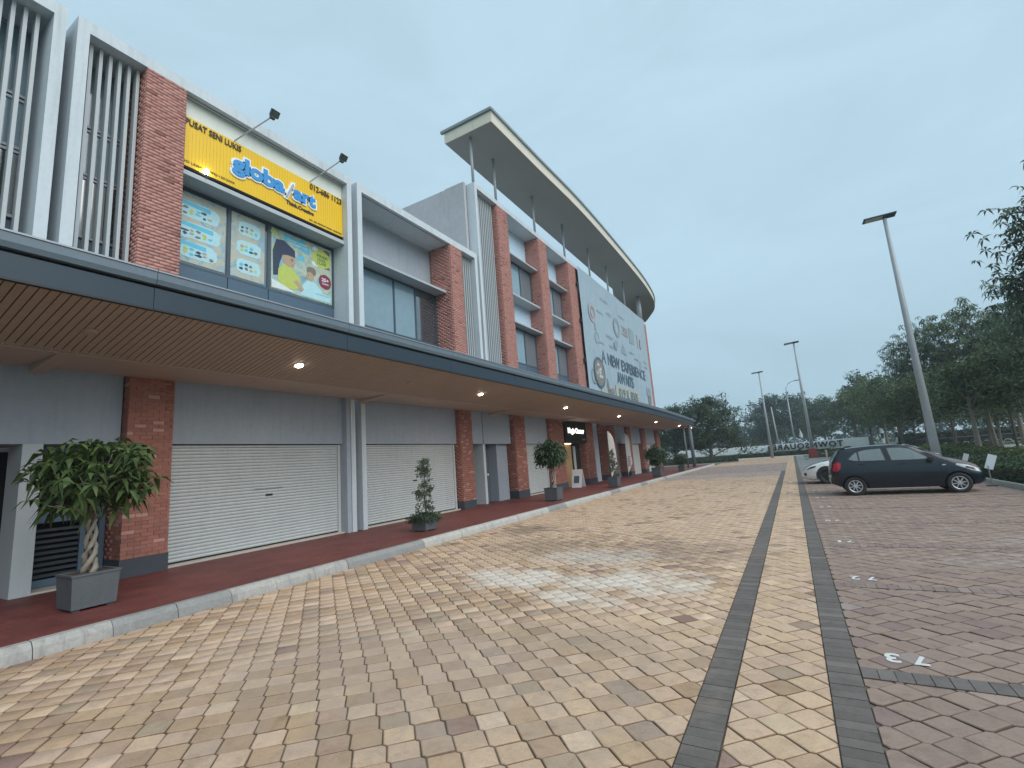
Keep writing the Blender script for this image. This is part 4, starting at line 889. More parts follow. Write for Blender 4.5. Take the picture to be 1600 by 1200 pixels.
# ---- feather flags and A board
M['flag'] = mat('off_white_flag_fabric', (.50, .49, .49), .8, .06, 2.0)
def flag(x, y, z1, lab, w1, seed):
    t = empty('feather_flag', (x, y, .158), lab, 'flag', 'feather flags on the walkway')
    part('base', MB().tube([(x, y, .158), (x, y, .20)], [.22, .18], 12), M['plinth'], t)
    pole = [(x, y, .2), (x, y, 2.0), (x + .0, y + .02, z1 - .4), (x, y + .15, z1 - .08), (x, y + .4, z1)]
    part('pole', MB().tube(smooth_line(pole, 3), .014, 6), M['steel'], t)
    V = []; F = []; n = 24
    for i in range(n + 1):
        f_ = i / n; z = .62 + (z1 - .62) * f_; wd = w1 * (1.0 if f_ < .75 else math.sqrt(max(0, 1 - ((f_ - .75) / .25) ** 2)))
        if f_ < .2: wd = w1 * (.15 + .85 * f_ / .2)
        for j in range(6): V.append((x + .05 * math.sin(j * .9 + z * 1.5 + seed) * j / 5, y + .02 + wd * j / 5, z - (.25 * (1 - j / 5) if f_ < .01 else 0)))
    for i in range(n):
        for j in range(5): a = i * 6 + j; F.append((a, a + 1, a + 7, a + 6))
    part('cloth', MB().add(V, F), M['flag'], t, smooth=True)
    for k in range(6): part('print', MB().box(x + .055, x + .06, y + .2, y + .2 + w1 * random.uniform(.25, .5), 1.0 + k * .13, 1.05 + k * .13 + .02), M['b_brown'], t)
flag(-9.75, 28.6, 3.35, 'off white feather flag behind the thin potted shrub', 1.15, 1); flag(-10.85, 35.7, 3.45, 'second off white feather flag farther along the walkway', 1.3, 3)
ab = empty('a_board', (-11.0, 26.3, .158), 'white folding board sign standing before the lit shop entrance', 'board sign')
for s in (1, -1):
    part('board', MB().prism([(-.012, 0), (.012, 0), (.012, 1.02), (-.012, 1.02)], lambda u, v, d: (-11.0 + d, 26.3 + s * (.33 - .30 * v / 1.02) + u, .16 + v), -.3, .3), M['pure_white'], ab)
part('print', MB().prism([(-.014, .25), (-.018, .25), (-.018, .65), (-.014, .65)], lambda u, v, d: (-11.0 + d, 26.3 - (.33 - .30 * v / 1.02) + u, .16 + v), -.18, .15), M['b_ink'], ab)

# ================================================================== PLANTS
def leaf_cloud(centers, radii, n, size, aspect=.45, droop=0.0, seed=1, shell=.55, flat_=0.0):
    r = np.random.default_rng(seed); centers = np.array(centers); radii = np.array(radii)
    wgt = radii ** 2; idx = r.choice(len(centers), n, p=wgt / wgt.sum())
    d = r.normal(size=(n, 3)); d /= np.linalg.norm(d, axis=1)[:, None]; rr = (shell + (1 - shell) * r.random(n)) * radii[idx]
    P = centers[idx] + d * rr[:, None] * (1, 1, .8)
    a = r.normal(size=(n, 3)); a[:, 2] = a[:, 2] * (1 - flat_) - droop; a /= np.linalg.norm(a, axis=1)[:, None]
    b = np.cross(a, r.normal(size=(n, 3))); b /= np.linalg.norm(b, axis=1)[:, None]
    s = size * r.uniform(.6, 1.3, n)[:, None]; a = a * s; b = b * s * aspect
    V = np.stack([P - a * .5, P + b * .5, P + a * .5, P - b * .5], 1).reshape(-1, 3); F = np.arange(4 * n).reshape(n, 4)
    return V, F
def palmate(points, leaflets, size, seed=1, droop=.35, width=.24):
    """sprays of long leaflets spreading from each point"""
    r = np.random.default_rng(seed); V = []; F = []
    for p in points:
        p = np.array(p); ax = r.normal(size=3) * .45 + (0, 0, 1); ax /= np.linalg.norm(ax); u = np.cross(ax, (1, 0, .1)); u /= np.linalg.norm(u); v = np.cross(ax, u); t0 = r.random() * 6
        for k in range(leaflets):
            t = t0 + 2 * math.pi * k / leaflets; dr = u * math.cos(t) + v * math.sin(t); s = size * r.uniform(.7, 1.15)
            side = np.cross(dr, ax) * s * width
            m1 = p + dr * s * .5 + ax * s * .04; tip = p + dr * s * .95 - np.array((0, 0, s * droop * r.uniform(.6, 1.5)))
            b = len(V); V += [p, m1 - side * .5 - (0, 0, s * .03), m1, m1 + side * .5 - (0, 0, s * .03), tip]
            F += [(b, b + 1, b + 2), (b, b + 2, b + 3), (b + 1, b + 4, b + 2), (b + 2, b + 4, b + 3)]
    return np.array(V), np.array(F)
def branchy(H, base, R_, nb, seed, wood, trunk_r, lean=0.0, levels=2):
    """trunk and limbs (MB) and the list of twig ends"""
    r = random.Random(seed); ends = []
    tp = [(0, 0, 0)]; steps = 5
    for i in range(1, steps + 1): tp.append((tp[-1][0] + r.uniform(-.03, .03) * H * .3 + lean * H / steps, tp[-1][1] + r.uniform(-.03, .03) * H * .3, H * .8 * i / steps))
    wood.tube(smooth_line(tp, 2), list(np.linspace(trunk_r, trunk_r * .25, len(smooth_line(tp, 2)))), 8)
    for i in range(nb):
        f_ = base + (1 - base) * (i + r.random()) / nb; z = H * .8 * f_; k = min(int(f_ * steps), steps - 1); t_ = f_ * steps - k
        p = [tp[k][j] + (tp[k + 1][j] - tp[k][j]) * t_ for j in range(3)]
        az = i * 2.4 + r.uniform(-.4, .4); ln = R_ * (1.05 - .55 * f_) * r.uniform(.75, 1.15); up = r.uniform(.25, .7) + f_ * .5
        q = [p[0] + math.cos(az) * ln, p[1] + math.sin(az) * ln, p[2] + ln * up * .7]; mid = [(p[j] + q[j]) / 2 + (.08 * ln if j == 2 else 0) for j in range(3)]
        wood.tube([p, mid, q], [trunk_r * .38, trunk_r * .22, trunk_r * .08], 5); ends += [q, mid]
        for s in range(levels):
            a2 = az + r.uniform(-1.2, 1.2); l2 = ln * r.uniform(.35, .6); q2 = [mid[0] + math.cos(a2) * l2, mid[1] + math.sin(a2) * l2, mid[2] + l2 * r.uniform(.1, .9)]
            wood.tube([mid, q2], [trunk_r * .16, trunk_r * .05], 4); ends.append(q2)
    ends.append([tp[-1][0], tp[-1][1], H * .93]); return ends
def make_tree(name, H, base, R_, nb, seed, leafm, n, size, clump, label, cat='tree', group=None, mode='cloud', trunk_r=None, wood='bark', shell=.3, levels=2, aspect=.5, loc=(0, 0, 0)):
    t = empty(name, loc, label, cat, group); wd = MB(); ends = branchy(H, base, R_, nb, seed, wd, trunk_r or H * .018, levels=levels)
    wd.build('trunk', M[wood], t, smooth=True); rs = random.Random(seed + 1)
    if mode == 'cloud':
        cs = []; rd = []
        for e_ in ends:
            for k in range(3): cs.append([e_[0] + rs.gauss(0, clump * .45), e_[1] + rs.gauss(0, clump * .45), e_[2] + rs.gauss(0, clump * .35)]); rd.append(clump * rs.uniform(.45, .95))
        V, F = leaf_cloud(cs, rd, n, size, aspect, .3, seed, shell)
    else:
        pts = []
        for k in range(n): e_ = rs.choice(ends); pts.append((e_[0] + rs.gauss(0, clump), e_[1] + rs.gauss(0, clump), e_[2] + rs.gauss(0, clump * .7)))
        V, F = palmate(pts, 6, size, seed, .45, .3)
    fast_mesh('crown', V, F, M[leafm], t); return t
def place(proto, loc, sc, rz, label):
    c_ = copy_tree(proto); c_.location = loc; c_.scale = sc if hasattr(sc, '__len__') else (sc, sc, sc); c_.rotation_euler[2] = rz; c_['label'] = label; return c_
GT = 'trees beyond the car park'
tG = make_tree('broadleaf_tree', 13.6, .34, 4.4, 22, 11, 'leaf_dark', 8500, .42, .95, 'tall dark tree with drooping leaf sprays at the right edge of the picture', group=GT, mode='palm', trunk_r=.22, loc=(14.0, 29.5, 0), levels=3)
tS = make_tree('sparse_tree', 13.8, .35, 4.4, 15, 23, 'leaf_mid', 1300, .46, .75, 'open sparse tree with bare twigs behind the tall lamp post', group=GT, mode='palm', trunk_r=.14, loc=(15.2, 58, 0), levels=3)
tM = make_tree('bushy_tree', 9.5, .22, 4.2, 13, 31, 'leaf_mid', 6000, .34, 1.15, 'round mid green tree left of the lamp post behind the parked hatchback', group=GT, loc=(12.2, 78, 0))
tD = make_tree('dense_tree', 12.5, .18, 4.6, 16, 47, 'leaf_dark', 7500, .36, 1.3, 'tall dark dense tree behind the white wall right of the second lamp post', group=GT, loc=(11.5, 98, 0))
tL = make_tree('spreading_tree', 9.0, .10, 3.9, 20, 53, 'leaf_dark', 17000, .28, 1.25, 'big dark spreading tree on the planted island past the canopy end', group=GT, loc=(-9.6, 70, 0), trunk_r=.26)
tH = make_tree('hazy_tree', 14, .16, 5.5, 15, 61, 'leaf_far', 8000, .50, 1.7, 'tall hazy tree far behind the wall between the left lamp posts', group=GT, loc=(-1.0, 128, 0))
tY = make_tree('light_green_tree', 6.2, .30, 3.0, 11, 71, 'leaf_yel', 5200, .22, .95, 'low yellow green tree beside the pale road at the right', group=GT, loc=(17.5, 43, 0), trunk_r=.13, wood='bark_pale')
place(tS, (18.8, 50, 0), (1.05, 1.05, .98), 2.0, 'open sparse tree right of the tall lamp post, its twigs against the sky')
place(tS, (12.2, 62, 0), (.75, .75, .95), 4.1, 'thin sparse tree top just left of the tall lamp post')
place(tM, (15.5, 70, 0), 1.05, 1.1, 'round tree directly behind the tall lamp post')
place(tY, (18.5, 62, 0), 1.7, 2.3, 'light green tree right of the lamp post over the hoop fence')
place(tM, (27.5, 66, 0), 1.0, 4.0, 'mid green tree behind the low yellow green tree')
place(tM, (8.9, 92, 0), 1.05, 3.1, 'bushy tree behind the right end of the white wall')
place(tD, (16.5, 95, 0), .92, 2.0, 'dark tree filling the gap behind the round trees')
place(tY, (11.5, 84, 0), 1.6, 5.1, 'light green crown behind the banded bollards')
place(tD, (24, 88, 0), .85, 3.4, 'dark tree far back behind the pale road')
place(tD, (33, 84, 0), .95, 5.0, 'dark tree far back at the right edge')
place(tD, (6.0, 116, 0), (.9, .9, .85), 1.2, 'dark low tree behind the letters of the wall sign')
place(tL, (-14.6, 72, 0), (.85, .85, .95), 2.2, 'smaller dark tree behind the canopy corner')
place(tH, (-6.5, 150, 0), (.8, .8, .55), 2.0, 'hazy rounded tree far behind the island trees')
place(tH, (-4.6, 134, 0), (.9, .9, .95), 4.0, 'hazy tree behind the leftmost lamp post')
place(tH, (4.5, 140, 0), (1.1, 1.1, .95), 1.0, 'hazy tree behind the second lamp post')
place(tH, (-15, 150, 0), (.9, .9, .45), 3.0, 'low hazy tree left of the wall')
place(tY, (23.5, 47, 0), 1.1, 2.5, 'low yellow green tree at the right edge over the hedge')
place(tY, (14.2, 52, 0), (.9, .9, 1.0), 4.4, 'small light green tree right of the lamp post foot')
# slim trunks on the verge
vt = []
for (x, y, r_, lab) in ((9.05, 36.5, .16, 'thick pale trunk left of the thin dark trunk behind the hedge'), (10.2, 38, .13, 'pale trunk between the thick one and the thin dark one'), (10.9, 37.5, .08, 'thin dark leaning trunk behind the hedge'), (12.2, 31, .26, 'stout forked trunk at the right behind the hedge'),
                     (8.9, 47, .12, 'slim trunk left of the tall lamp post'), (9.6, 50, .10, 'slim trunk close left of the tall lamp post'), (8.2, 52, .10, 'slim dark trunk above the hatchback windscreen')):
    t = make_tree('verge_tree', 5.6 + (y % 3) * .5, .5, 2.2, 9, int(x * 10), 'leaf_mid', 2600, .24, .8, lab, group='slim trees on the verge', trunk_r=r_, wood='bark_pale' if r_ > .12 else 'bark', loc=(x, y, 0)); vt.append(t)
# far wood closing the horizon
r = np.random.default_rng(5); cs = []; rd = []
for i in range(420):
    x = r.uniform(-70, 190); y = 175 + r.uniform(0, 25) - .18 * x; cs.append((x, y, r.uniform(.5, 8.5))); rd.append(r.uniform(1.8, 3.6))
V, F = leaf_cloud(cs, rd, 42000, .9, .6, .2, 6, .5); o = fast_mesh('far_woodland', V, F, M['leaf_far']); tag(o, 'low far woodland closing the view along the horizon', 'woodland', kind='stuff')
# hedges
def hedge(name, x0, x1, y0, y1, h_, n, size, lab, leafm='leaf_mid', seed=3, top=None):
    t = empty(name, ((x0 + x1) / 2, (y0 + y1) / 2, 0), lab, 'hedge'); r = np.random.default_rng(seed)
    box('stems', M['bark'], t, x0 + .12, x1 - .12, y0 + .12, y1 - .12, -.02, h_ - .14)
    a = (x1 - x0) * (y1 - y0); sides = 2 * ((x1 - x0) + (y1 - y0)) * h_; nt_ = int(n * a / (a + sides)); ns = n - nt_
    P = np.zeros((n, 3)); P[:nt_, 0] = r.uniform(x0, x1, nt_); P[:nt_, 1] = r.uniform(y0, y1, nt_); P[:nt_, 2] = h_ + r.normal(0, .035, nt_) + .04 * np.sin(P[:nt_, 1] * 2.0) + .03 * np.sin(P[:nt_, 0] * 3.0)
    per = r.random(ns) * 2 * ((x1 - x0) + (y1 - y0)); w_, l_ = x1 - x0, y1 - y0
    xs_ = np.where(per < w_, x0 + per, np.where(per < w_ + l_, x1, np.where(per < 2 * w_ + l_, x1 - (per - w_ - l_), x0)))
    ys_ = np.where(per < w_, y0, np.where(per < w_ + l_, y0 + per - w_, np.where(per < 2 * w_ + l_, y1, y1 - (per - 2 * w_ - l_))))
    P[nt_:, 0] = xs_ + r.normal(0, .04, ns); P[nt_:, 1] = ys_ + r.normal(0, .04, ns); P[nt_:, 2] = r.uniform(.03, h_, ns)
    aa = r.normal(size=(n, 3)); aa /= np.linalg.norm(aa, axis=1)[:, None]; bb = np.cross(aa, r.normal(size=(n, 3))); bb /= np.linalg.norm(bb, axis=1)[:, None]
    s = size * r.uniform(.6, 1.3, n)[:, None]; aa *= s; bb *= s * .55
    V = np.stack([P - aa * .5, P + bb * .5, P + aa * .5, P - bb * .5], 1).reshape(-1, 3) - np.array(t.location); F = np.arange(4 * n).reshape(n, 4)
    fast_mesh('foliage', V, F, M[leafm], t); return t
hedge('hedge', 5.62, 7.2, 10, 33, .62, 26000, .085, 'low dark clipped hedge right of the parking kerb', 'leaf_dark', 3)
hedge('hedge', 7.3, 8.6, 12, 46, .80, 26000, .10, 'taller lighter green hedge tier behind the low dark hedge', 'leaf_yel', 4)
hedge('hedge', 5.62, 7.2, 33.2, 57, .7, 12000, .12, 'far stretch of the parking hedge beyond the cars', 'leaf_dark', 8)
hedge('hedge', -19, -6.2, 63.5, 67.5, .62, 12000, .16, 'dark island hedge under the spreading tree', 'leaf_dark', 5)
hedge('hedge', 1.5, 16, 59.1, 62.0, .55, 9000, .16, 'hedge island at the end of the centre strip by the red box', 'leaf_mid', 6)
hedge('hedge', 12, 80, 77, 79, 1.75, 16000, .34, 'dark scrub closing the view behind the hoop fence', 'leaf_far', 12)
hedge('hedge', -30, 14, 83.4, 84.4, .62, 16000, .20, 'long low hedge along the foot of the white wall', 'leaf_dark', 7)
# island kerbs, parking kerb
def kerbs(name, lab, segs, mt='kerb_white'):
    k = struct(empty(name, (0, 0, 0), lab, 'kerb')); del k['category']
    for (x0, y0, x1, y1) in segs:
        n = max(1, int(math.hypot(x1 - x0, y1 - y0) / .9)); a = Vector((x0, y0)); b = Vector((x1, y1)); d = (b - a) / n; u = d.normalized(); nn = Vector((u.y, -u.x)) * .07
        for i in range(n):
            p = a + d * i + u * .005; q = a + d * (i + 1) - u * .005
            part('kerb_stone', MB().add([(*(p - nn), -.03), (*(p + nn), -.03), (*(q + nn), -.03), (*(q - nn), -.03), (*(p - nn * .8), .13), (*(p + nn * .8), .13), (*(q + nn * .8), .13), (*(q - nn * .8), .13)],
                 [(0, 3, 2, 1), (4, 5, 6, 7), (0, 1, 5, 4), (1, 2, 6, 5), (2, 3, 7, 6), (3, 0, 4, 7)]), M[mt], k)
kerbs('parking_kerb', 'pale kerb between parking bays and hedge', [(5.42, 8, 5.42, 57.6)], 'kerb_white')
kerbs('island_kerb', 'pale kerb round the hedge islands', [(1.2, 58.2, 16, 58.2), (1.2, 58.2, 1.2, 62.6), (-5.7, 68, -5.7, 63.0), (-5.7, 63.0, -19, 63.0), (-9.0, 57.5, -7.7, 57.5)], 'kerb_white')

# potted plants
def planter(x, y, s, h_, lab, rz=0.0):
    t = empty('planter_box', (x, y, .158), lab, 'planter', 'square planters along the kerb', rz)
    mb = MB(); a = s / 2; b_ = a * .93
    mb.add([(-b_, -b_, .03), (b_, -b_, .03), (b_, b_, .03), (-b_, b_, .03), (-a, -a, h_), (a, -a, h_), (a, a, h_), (-a, a, h_)], [(0, 3, 2, 1), (0, 1, 5, 4), (1, 2, 6, 5), (2, 3, 7, 6), (3, 0, 4, 7), (4, 5, 6, 7)])
    mb.build('box', M['planter'], t, bevel=.006)
    rm = MB(); q = a + .012
    for (p0, p1, p2, p3) in ((-q, q, -q, -a + .03), (-q, q, a - .03, q), (-q, -a + .03, -a + .03, a - .03), (a - .03, q, -a + .03, a - .03)): rm.box(p0, p1, p2, p3, h_ + .002, h_ + .03)
    rm.build('rim', M['planter'], t)
    for sx in (-1, 1):
        for sy in (-1, 1): MB().box(sx * a * .7 - .04, sx * a * .7 + .04, sy * a * .7 - .04, sy * a * .7 + .04, 0, .03).build('foot', M['plinth'], t)
    MB().box(-a + .04, a - .04, -a + .04, a - .04, h_ + .001, h_ + .015).build('soil', M['soil'], t)
    return t
def pot_tree(x, y, z, H, Rr, n, lab, leafm, size, seed, mode='palm', zb=.45, spread=1.0, trunk=.035, braid=True):
    t = empty('potted_tree' if mode == 'palm' else 'potted_shrub', (x, y, z), lab, 'potted plant', 'plants in the walkway planters'); rs = random.Random(seed)
    wd = MB(); zt = H * zb
    if braid:
        for k in range(3): wd.tube([(math.cos(k * 2.09 + q * .9) * (.045 + .03 * (1 - q / 8)), math.sin(k * 2.09 + q * .9) * (.045 + .03 * (1 - q / 8)), zt * q / 8) for q in range(9)], [trunk * (1.3 - .08 * q) for q in range(9)], 7)
    else: wd.tube([(0, 0, 0), (.03, .02, zt * .6), (0, 0, zt), (.02, 0, H * .85)], [trunk, trunk * .8, trunk * .6, trunk * .2], 7)
    pts = []
    nb = 14
    for k in range(nb):
        az = k * 2.4; f_ = rs.uniform(.25, 1); ln = Rr * f_; zz = zt + (H - zt) * rs.uniform(.15, .92) ; z0 = zt + (0 if braid else (H - zt) * rs.uniform(0, .6)); q = (math.cos(az) * ln, math.sin(az) * ln, zz)
        wd.tube([(0, 0, z0), (q[0] * .5, q[1] * .5, z0 + (zz - z0) * .65), q], [trunk * .4, trunk * .25, trunk * .12], 5); pts.append(q)
    wd.build('trunk', M['bark_pale' if braid else 'bark'], t, smooth=True)
    if mode == 'palm':
        P = []
        for k in range(n):
            d = np.array([rs.gauss(0, 1) for _ in range(3)]); d /= np.linalg.norm(d); rr = rs.uniform(.55, 1.0); P.append((d[0] * Rr * rr, d[1] * Rr * rr, zt + (H - zt) * .52 + d[2] * (H - zt) * .5 * rr))
        V, F = palmate(P, 6, size, seed, .45, .30)
    else:
        cs = []; rd = []
        for k in range(46):
            f_ = rs.random(); wz = zt + (H - zt) * f_; ww = Rr * (1.0 - .72 * f_) * spread; az = rs.uniform(0, 6.28); rr = math.sqrt(rs.random()) * ww; cs.append((math.cos(az) * rr, math.sin(az) * rr, wz)); rd.append(.12)
        V, F = leaf_cloud(cs, rd, n, size, .5, .2, seed, .2)
    fast_mesh('crown', V, F, M[leafm], t); return t
planter(-9.2, 3.18, .56, .47, 'grey square planter nearest the camera at the left')
pot_tree(-9.2, 3.18, .60, 2.02, .74, 185, 'money tree with braided trunk and wide leafy crown at the left', 'leaf_pot', .27, 3, zb=.40)
planter(-8.9, 10.3, .50, .36, 'low grey planter overhung with grass in front of the second shutter')
pot_tree(-8.85, 10.3, .5, 1.55, .34, 1500, 'slim small leaved shrub in front of the second shutter', 'leaf_grey', .075, 5, mode='shrub', zb=.12, trunk=.018, braid=False)
gp = empty('ground_cover', (-8.9, 10.3, .52), 'mop of dark trailing grass spilling over the low planter', 'grass'); r = np.random.default_rng(4); n = 900
P = np.stack([r.normal(0, .2, n).clip(-.34, .34), r.normal(0, .2, n).clip(-.34, .34), r.uniform(-.14, .08, n)], 1); V, F = leaf_cloud(P, [.05] * n, 1800, .13, .16, .6, 9, .2); o = fast_mesh('blades', V, F, M['leaf_dark'], gp); o['kind'] = 'stuff'
planter(-8.75, 18.2, .58, .5, 'grey planter with stake in front of the third shutter')
pot_tree(-8.75, 18.2, .60, 2.05, .62, 200, 'money tree with drooping crown left of the black shop sign', 'leaf_dark', .27, 8, zb=.42); 
planter(-8.45, 25.1, .55, .5, 'grey planter under the first feather flag')
pot_tree(-8.45, 25.1, .6, 1.5, .30, 700, 'thin straggly shrub in front of the first feather flag', 'leaf_grey', .10, 13, mode='shrub', zb=.2, trunk=.02, braid=False)
planter(-8.35, 34.2, .62, .6, 'tall grey planter near the end of the shopfronts')
pot_tree(-8.35, 34.2, .7, 1.6, .72, 210, 'round bushy potted tree near the end of the shopfronts', 'leaf_dark', .30, 17, zb=.15)
planter(-8.1, 41.5, .5, .45, 'small planter between the bushy tree and the canopy post')
pot_tree(-8.1, 41.5, .55, 1.1, .5, 120, 'dark conical shrub beside the canopy post', 'leaf_dark', .26, 19, zb=.1)
stk = MB().tube([(-8.55, 18.05, .6), (-8.55, 18.05, 1.6)], .012, 6).build('wooden_stake', M['curtain']); tag(stk, 'pale stake standing in the planter by the third shutter', 'stake')

# ================================================================== STREET FURNITURE
def solar_lamp(x, y, H, r0, lab, yaw=0, sc=1.0):
    t = empty('solar_street_lamp', (x, y, 0), lab, 'street lamp', 'solar street lamps along the car park', yaw)
    MB().tube([(0, 0, 0), (0, 0, H * .5), (0, 0, H)], [r0, r0 * .72, r0 * .42], 12).build('pole', M['pole'], t, smooth=True)
    MB().box(-.2 * sc, .2 * sc, -.2 * sc, .2 * sc, .0, .03).build('base_plate', M['steel'], t)
    hd = MB().box(-.85 * sc, .85 * sc, -.24 * sc, .24 * sc, -.03 * sc, .03 * sc).build('solar_panel', M['charcoal'], t, bevel=.01); hd.location = (-.25 * sc, 0, H + .16 * sc); hd.rotation_euler = (R(-14), R(-3), 0)
    l_ = MB().box(-.75 * sc, .15 * sc, -.17 * sc, .17 * sc, -.012, .0).build('led_strip', M['cream_wall'], t); l_.location = (-.25 * sc, 0, H + .16 * sc - .04 * sc); l_.rotation_euler = (R(-14), R(-3), 0)
    MB().tube([(0, 0, H - .15 * sc), (0, 0, H + .15 * sc)], .09 * sc, 10).build('bracket', M['plastic'], t)
solar_lamp(5.0, 25.6, 11.2, .17, 'tallest grey solar street lamp rising behind the dark hatchback', R(8), .72)
solar_lamp(1.82, 60.6, 12.6, .19, 'middle solar street lamp in the hedge island', R(0), .85); solar_lamp(-2.55, 75.5, 11.9, .19, 'leftmost solar street lamp before the white wall', R(0), .85)
t = empty('road_lamp', (.55, 104, 0), 'curved arm street light behind the white wall', 'street lamp')
MB().tube([(0, 0, 0), (0, 0, 6), (0, 0, 10.2)], [.16, .12, .09], 8).build('pole', M['pole'], t, smooth=True); MB().tube([(0, 0, 10.2), (.05, 0, 12.2), (.5, 0, 13.0), (1.3, 0, 13.35), (1.7, 0, 13.4)], .06, 8).build('arm', M['pole'], t, smooth=True)
MB().box(1.6, 2.5, -.15, .15, 13.3, 13.5).build('lantern', M['pole'], t, bevel=.04)
t = empty('birch_pole', (-1.95, 98, 0), 'mottled slim pole between the leftmost lamp and the curved street light', 'pole'); MB().tube([(0, 0, 0), (-.3, 0, 8.5)], [.16, .09], 8).build('shaft', M['kerb_white'], t, smooth=True)
# white boundary wall and letters
bw = empty('boundary_wall', (0, 87, 0), 'long white boundary wall with dark mirrored letters', 'wall')
segs = [(-34, 1.55), (-13.5, 1.95), (-3.9, 1.70), (-3.85, 1.72), (7.3, 1.92), (9.6, 1.9)]
part('wall_face', MB().prism([(-34, -.02), (9.6, -.02), (9.6, 1.9), (7.3, 1.94), (-3.85, 1.72), (-13.5, 1.9), (-34, 1.9)], lambda u, v, d: (u, d, v), 85.25, 85.55), M['hull_wall'], bw)
box('end_pillar', M['dark_gap'], bw, 9.62, 10.1, 85.2, 85.6, -.02, 2.0)
M['letter_dark'] = mat('near_black_letter_paint', (.012, .018, .024), .6)
lt = empty('wall_lettering', (2, 85, .6), 'dark letters seen from behind along the white wall', 'lettering')
text('letters', 'TOWNSQUARE', (6.5, 85.1, .70), (-1, 0, 0), (0, 0, 1), 9.2, 1.0, M['letter_dark'], lt, bold=.035, depth=-.12, space=1.2)
box('letter_plate', M['letter_dark'], lt, -3.3, -2.95, 84.98, 85.1, .55, 1.6)
for k in range(10): part('printed_pattern', MB().prism(ell(-7.4 + k * .42 + .2 * (k % 2), 1.0 + .25 * ((k * 7) % 3 - 1) * .8, .28, .10, 8, .4, 80 + k), lambda u, v, d: (u, d, v), 85.2, 85.22), M['b_grey'], bw)
# flag figure above the wall, red box, small stub posts
t = empty('small_pennant', (1.35, 86.5, 0), 'small white pennant on a thin pole above the white wall', 'pennant'); MB().tube([(0, 0, 0), (0, 0, 4.0)], .04, 6).build('pole', M['steel'], t); MB().add([(0, 0, 4.0), (.32, .05, 3.0), (.3, 0, 2.5), (-.15, 0, 2.7), (-.05, 0, 3.3)], [(0, 1, 2, 3, 4)]).build('cloth', M['pure_white'], t)
t = empty('red_box', (1.75, 58.75, 0), 'faded red box on the hedge island at the end of the centre strip', 'box'); MB().box(-.36, .36, -.2, .2, .0, 1.08).build('cabinet', M['red'], t, bevel=.04); MB().box(-.30, .30, -.212, -.202, .15, .95).build('door', M['red'], t)
t = empty('stub_post', (2.9, 58.6, 0), 'short pale post right of the red box', 'post'); MB().tube([(0, 0, 0), (0, 0, .85)], .09, 8).build('shaft', M['concrete'], t)
for x, y, lb in ((11.6, 88, 'black and white banded bollard beside the wall end'), (13.3, 88, 'second black and white banded bollard right of the wall end')):
    t = empty('banded_bollard', (x, y, 0), lb, 'bollard', 'banded bollards by the wall end')
    for k in range(4): MB().tube([(0, 0, k * .75 + .002), (0, 0, k * .75 + .748)], .17, 10).build('band', M['pure_white' if k % 2 else 'plastic'], t)
# bay signs at the kerb: white plates on thin posts
def bay_sign(x, y, z0, z1, w_, rz, lab):
    t = empty('bay_sign', (x, y, 0), lab, 'sign', 'white plates on thin posts at the parking kerb', rz); MB().tube([(0, 0, .0), (0, 0, z0 + .1)], .015, 8).build('post', M['steel'], t)
    o = MB().box(-w_ / 2, w_ / 2, -.008, .008, 0, z1 - z0).build('plate', M['pure_white'], t, bevel=.003); o.location = (0, 0, z0); o.rotation_euler = (R(-6), R(20), 0); MB().tube([(0, 0, .0), (0, 0, .03)], .14, 10).build('base', M['plinth'], t)
bay_sign(5.12, 20.3, .52, .97, .20, R(-20), 'white blank plate on a thin post in front of the dark hatchback'); bay_sign(5.15, 22.9, .55, .95, .16, R(-50), 'smaller white plate seen edge on over the hatchback bonnet')
# hoop fence beside the pale road
hf = empty('hoop_fence', (26, 70, 0), 'row of pale concrete hoops along the far road', 'fence')
hp = None
for i in range(46):
    x = 13.0 + i * .85; y = 70 + i * .05
    if hp is None:
        hp = MB().tube([(.38 * math.cos(a), 0, .12 + .42 * math.sin(a)) for a in [math.pi * k / 7 for k in range(8)]], .06, 6); hp.v = [(a, b, c_) for a, b, c_ in hp.v]; hp = hp.build('hoop', M['cream_wall'], hf); o = hp
    else: o = hp.copy(); COL.objects.link(o)
    o.location = (x - 26, y - 70, 0)
part('rail', MB().tube([(12.7, 70.2, .2), (52, 72.3, .2)], .06, 6), M['cream_wall'], hf); part('top_rail', MB().tube([(12.7, 71, 1.05), (52, 73, 1.05)], .07, 6), M['dark_gap'], hf)
t = empty('far_parked_car', (21.5, 60, 0), 'white car roof far off beyond the pale road at the right', 'car'); MB().prism([(-2.1, .3), (-2.1, .8), (-1.3, .95), (-.8, 1.4), (.9, 1.42), (1.5, .98), (2.1, .85), (2.15, .3)], lambda u, v, d: (u, d, v), -.8, .8).build('body', M['car_white'], t, bevel=.06)
for sx in (-1.3, 1.3): MB().tube([(sx, -.82, .32), (sx, -.6, .32)], .32, 14).build('wheel', M['rubber'], t)
MB().box(-.75, .85, -.812, -.80, 1.0, 1.33).build('window', M['glass'], t)

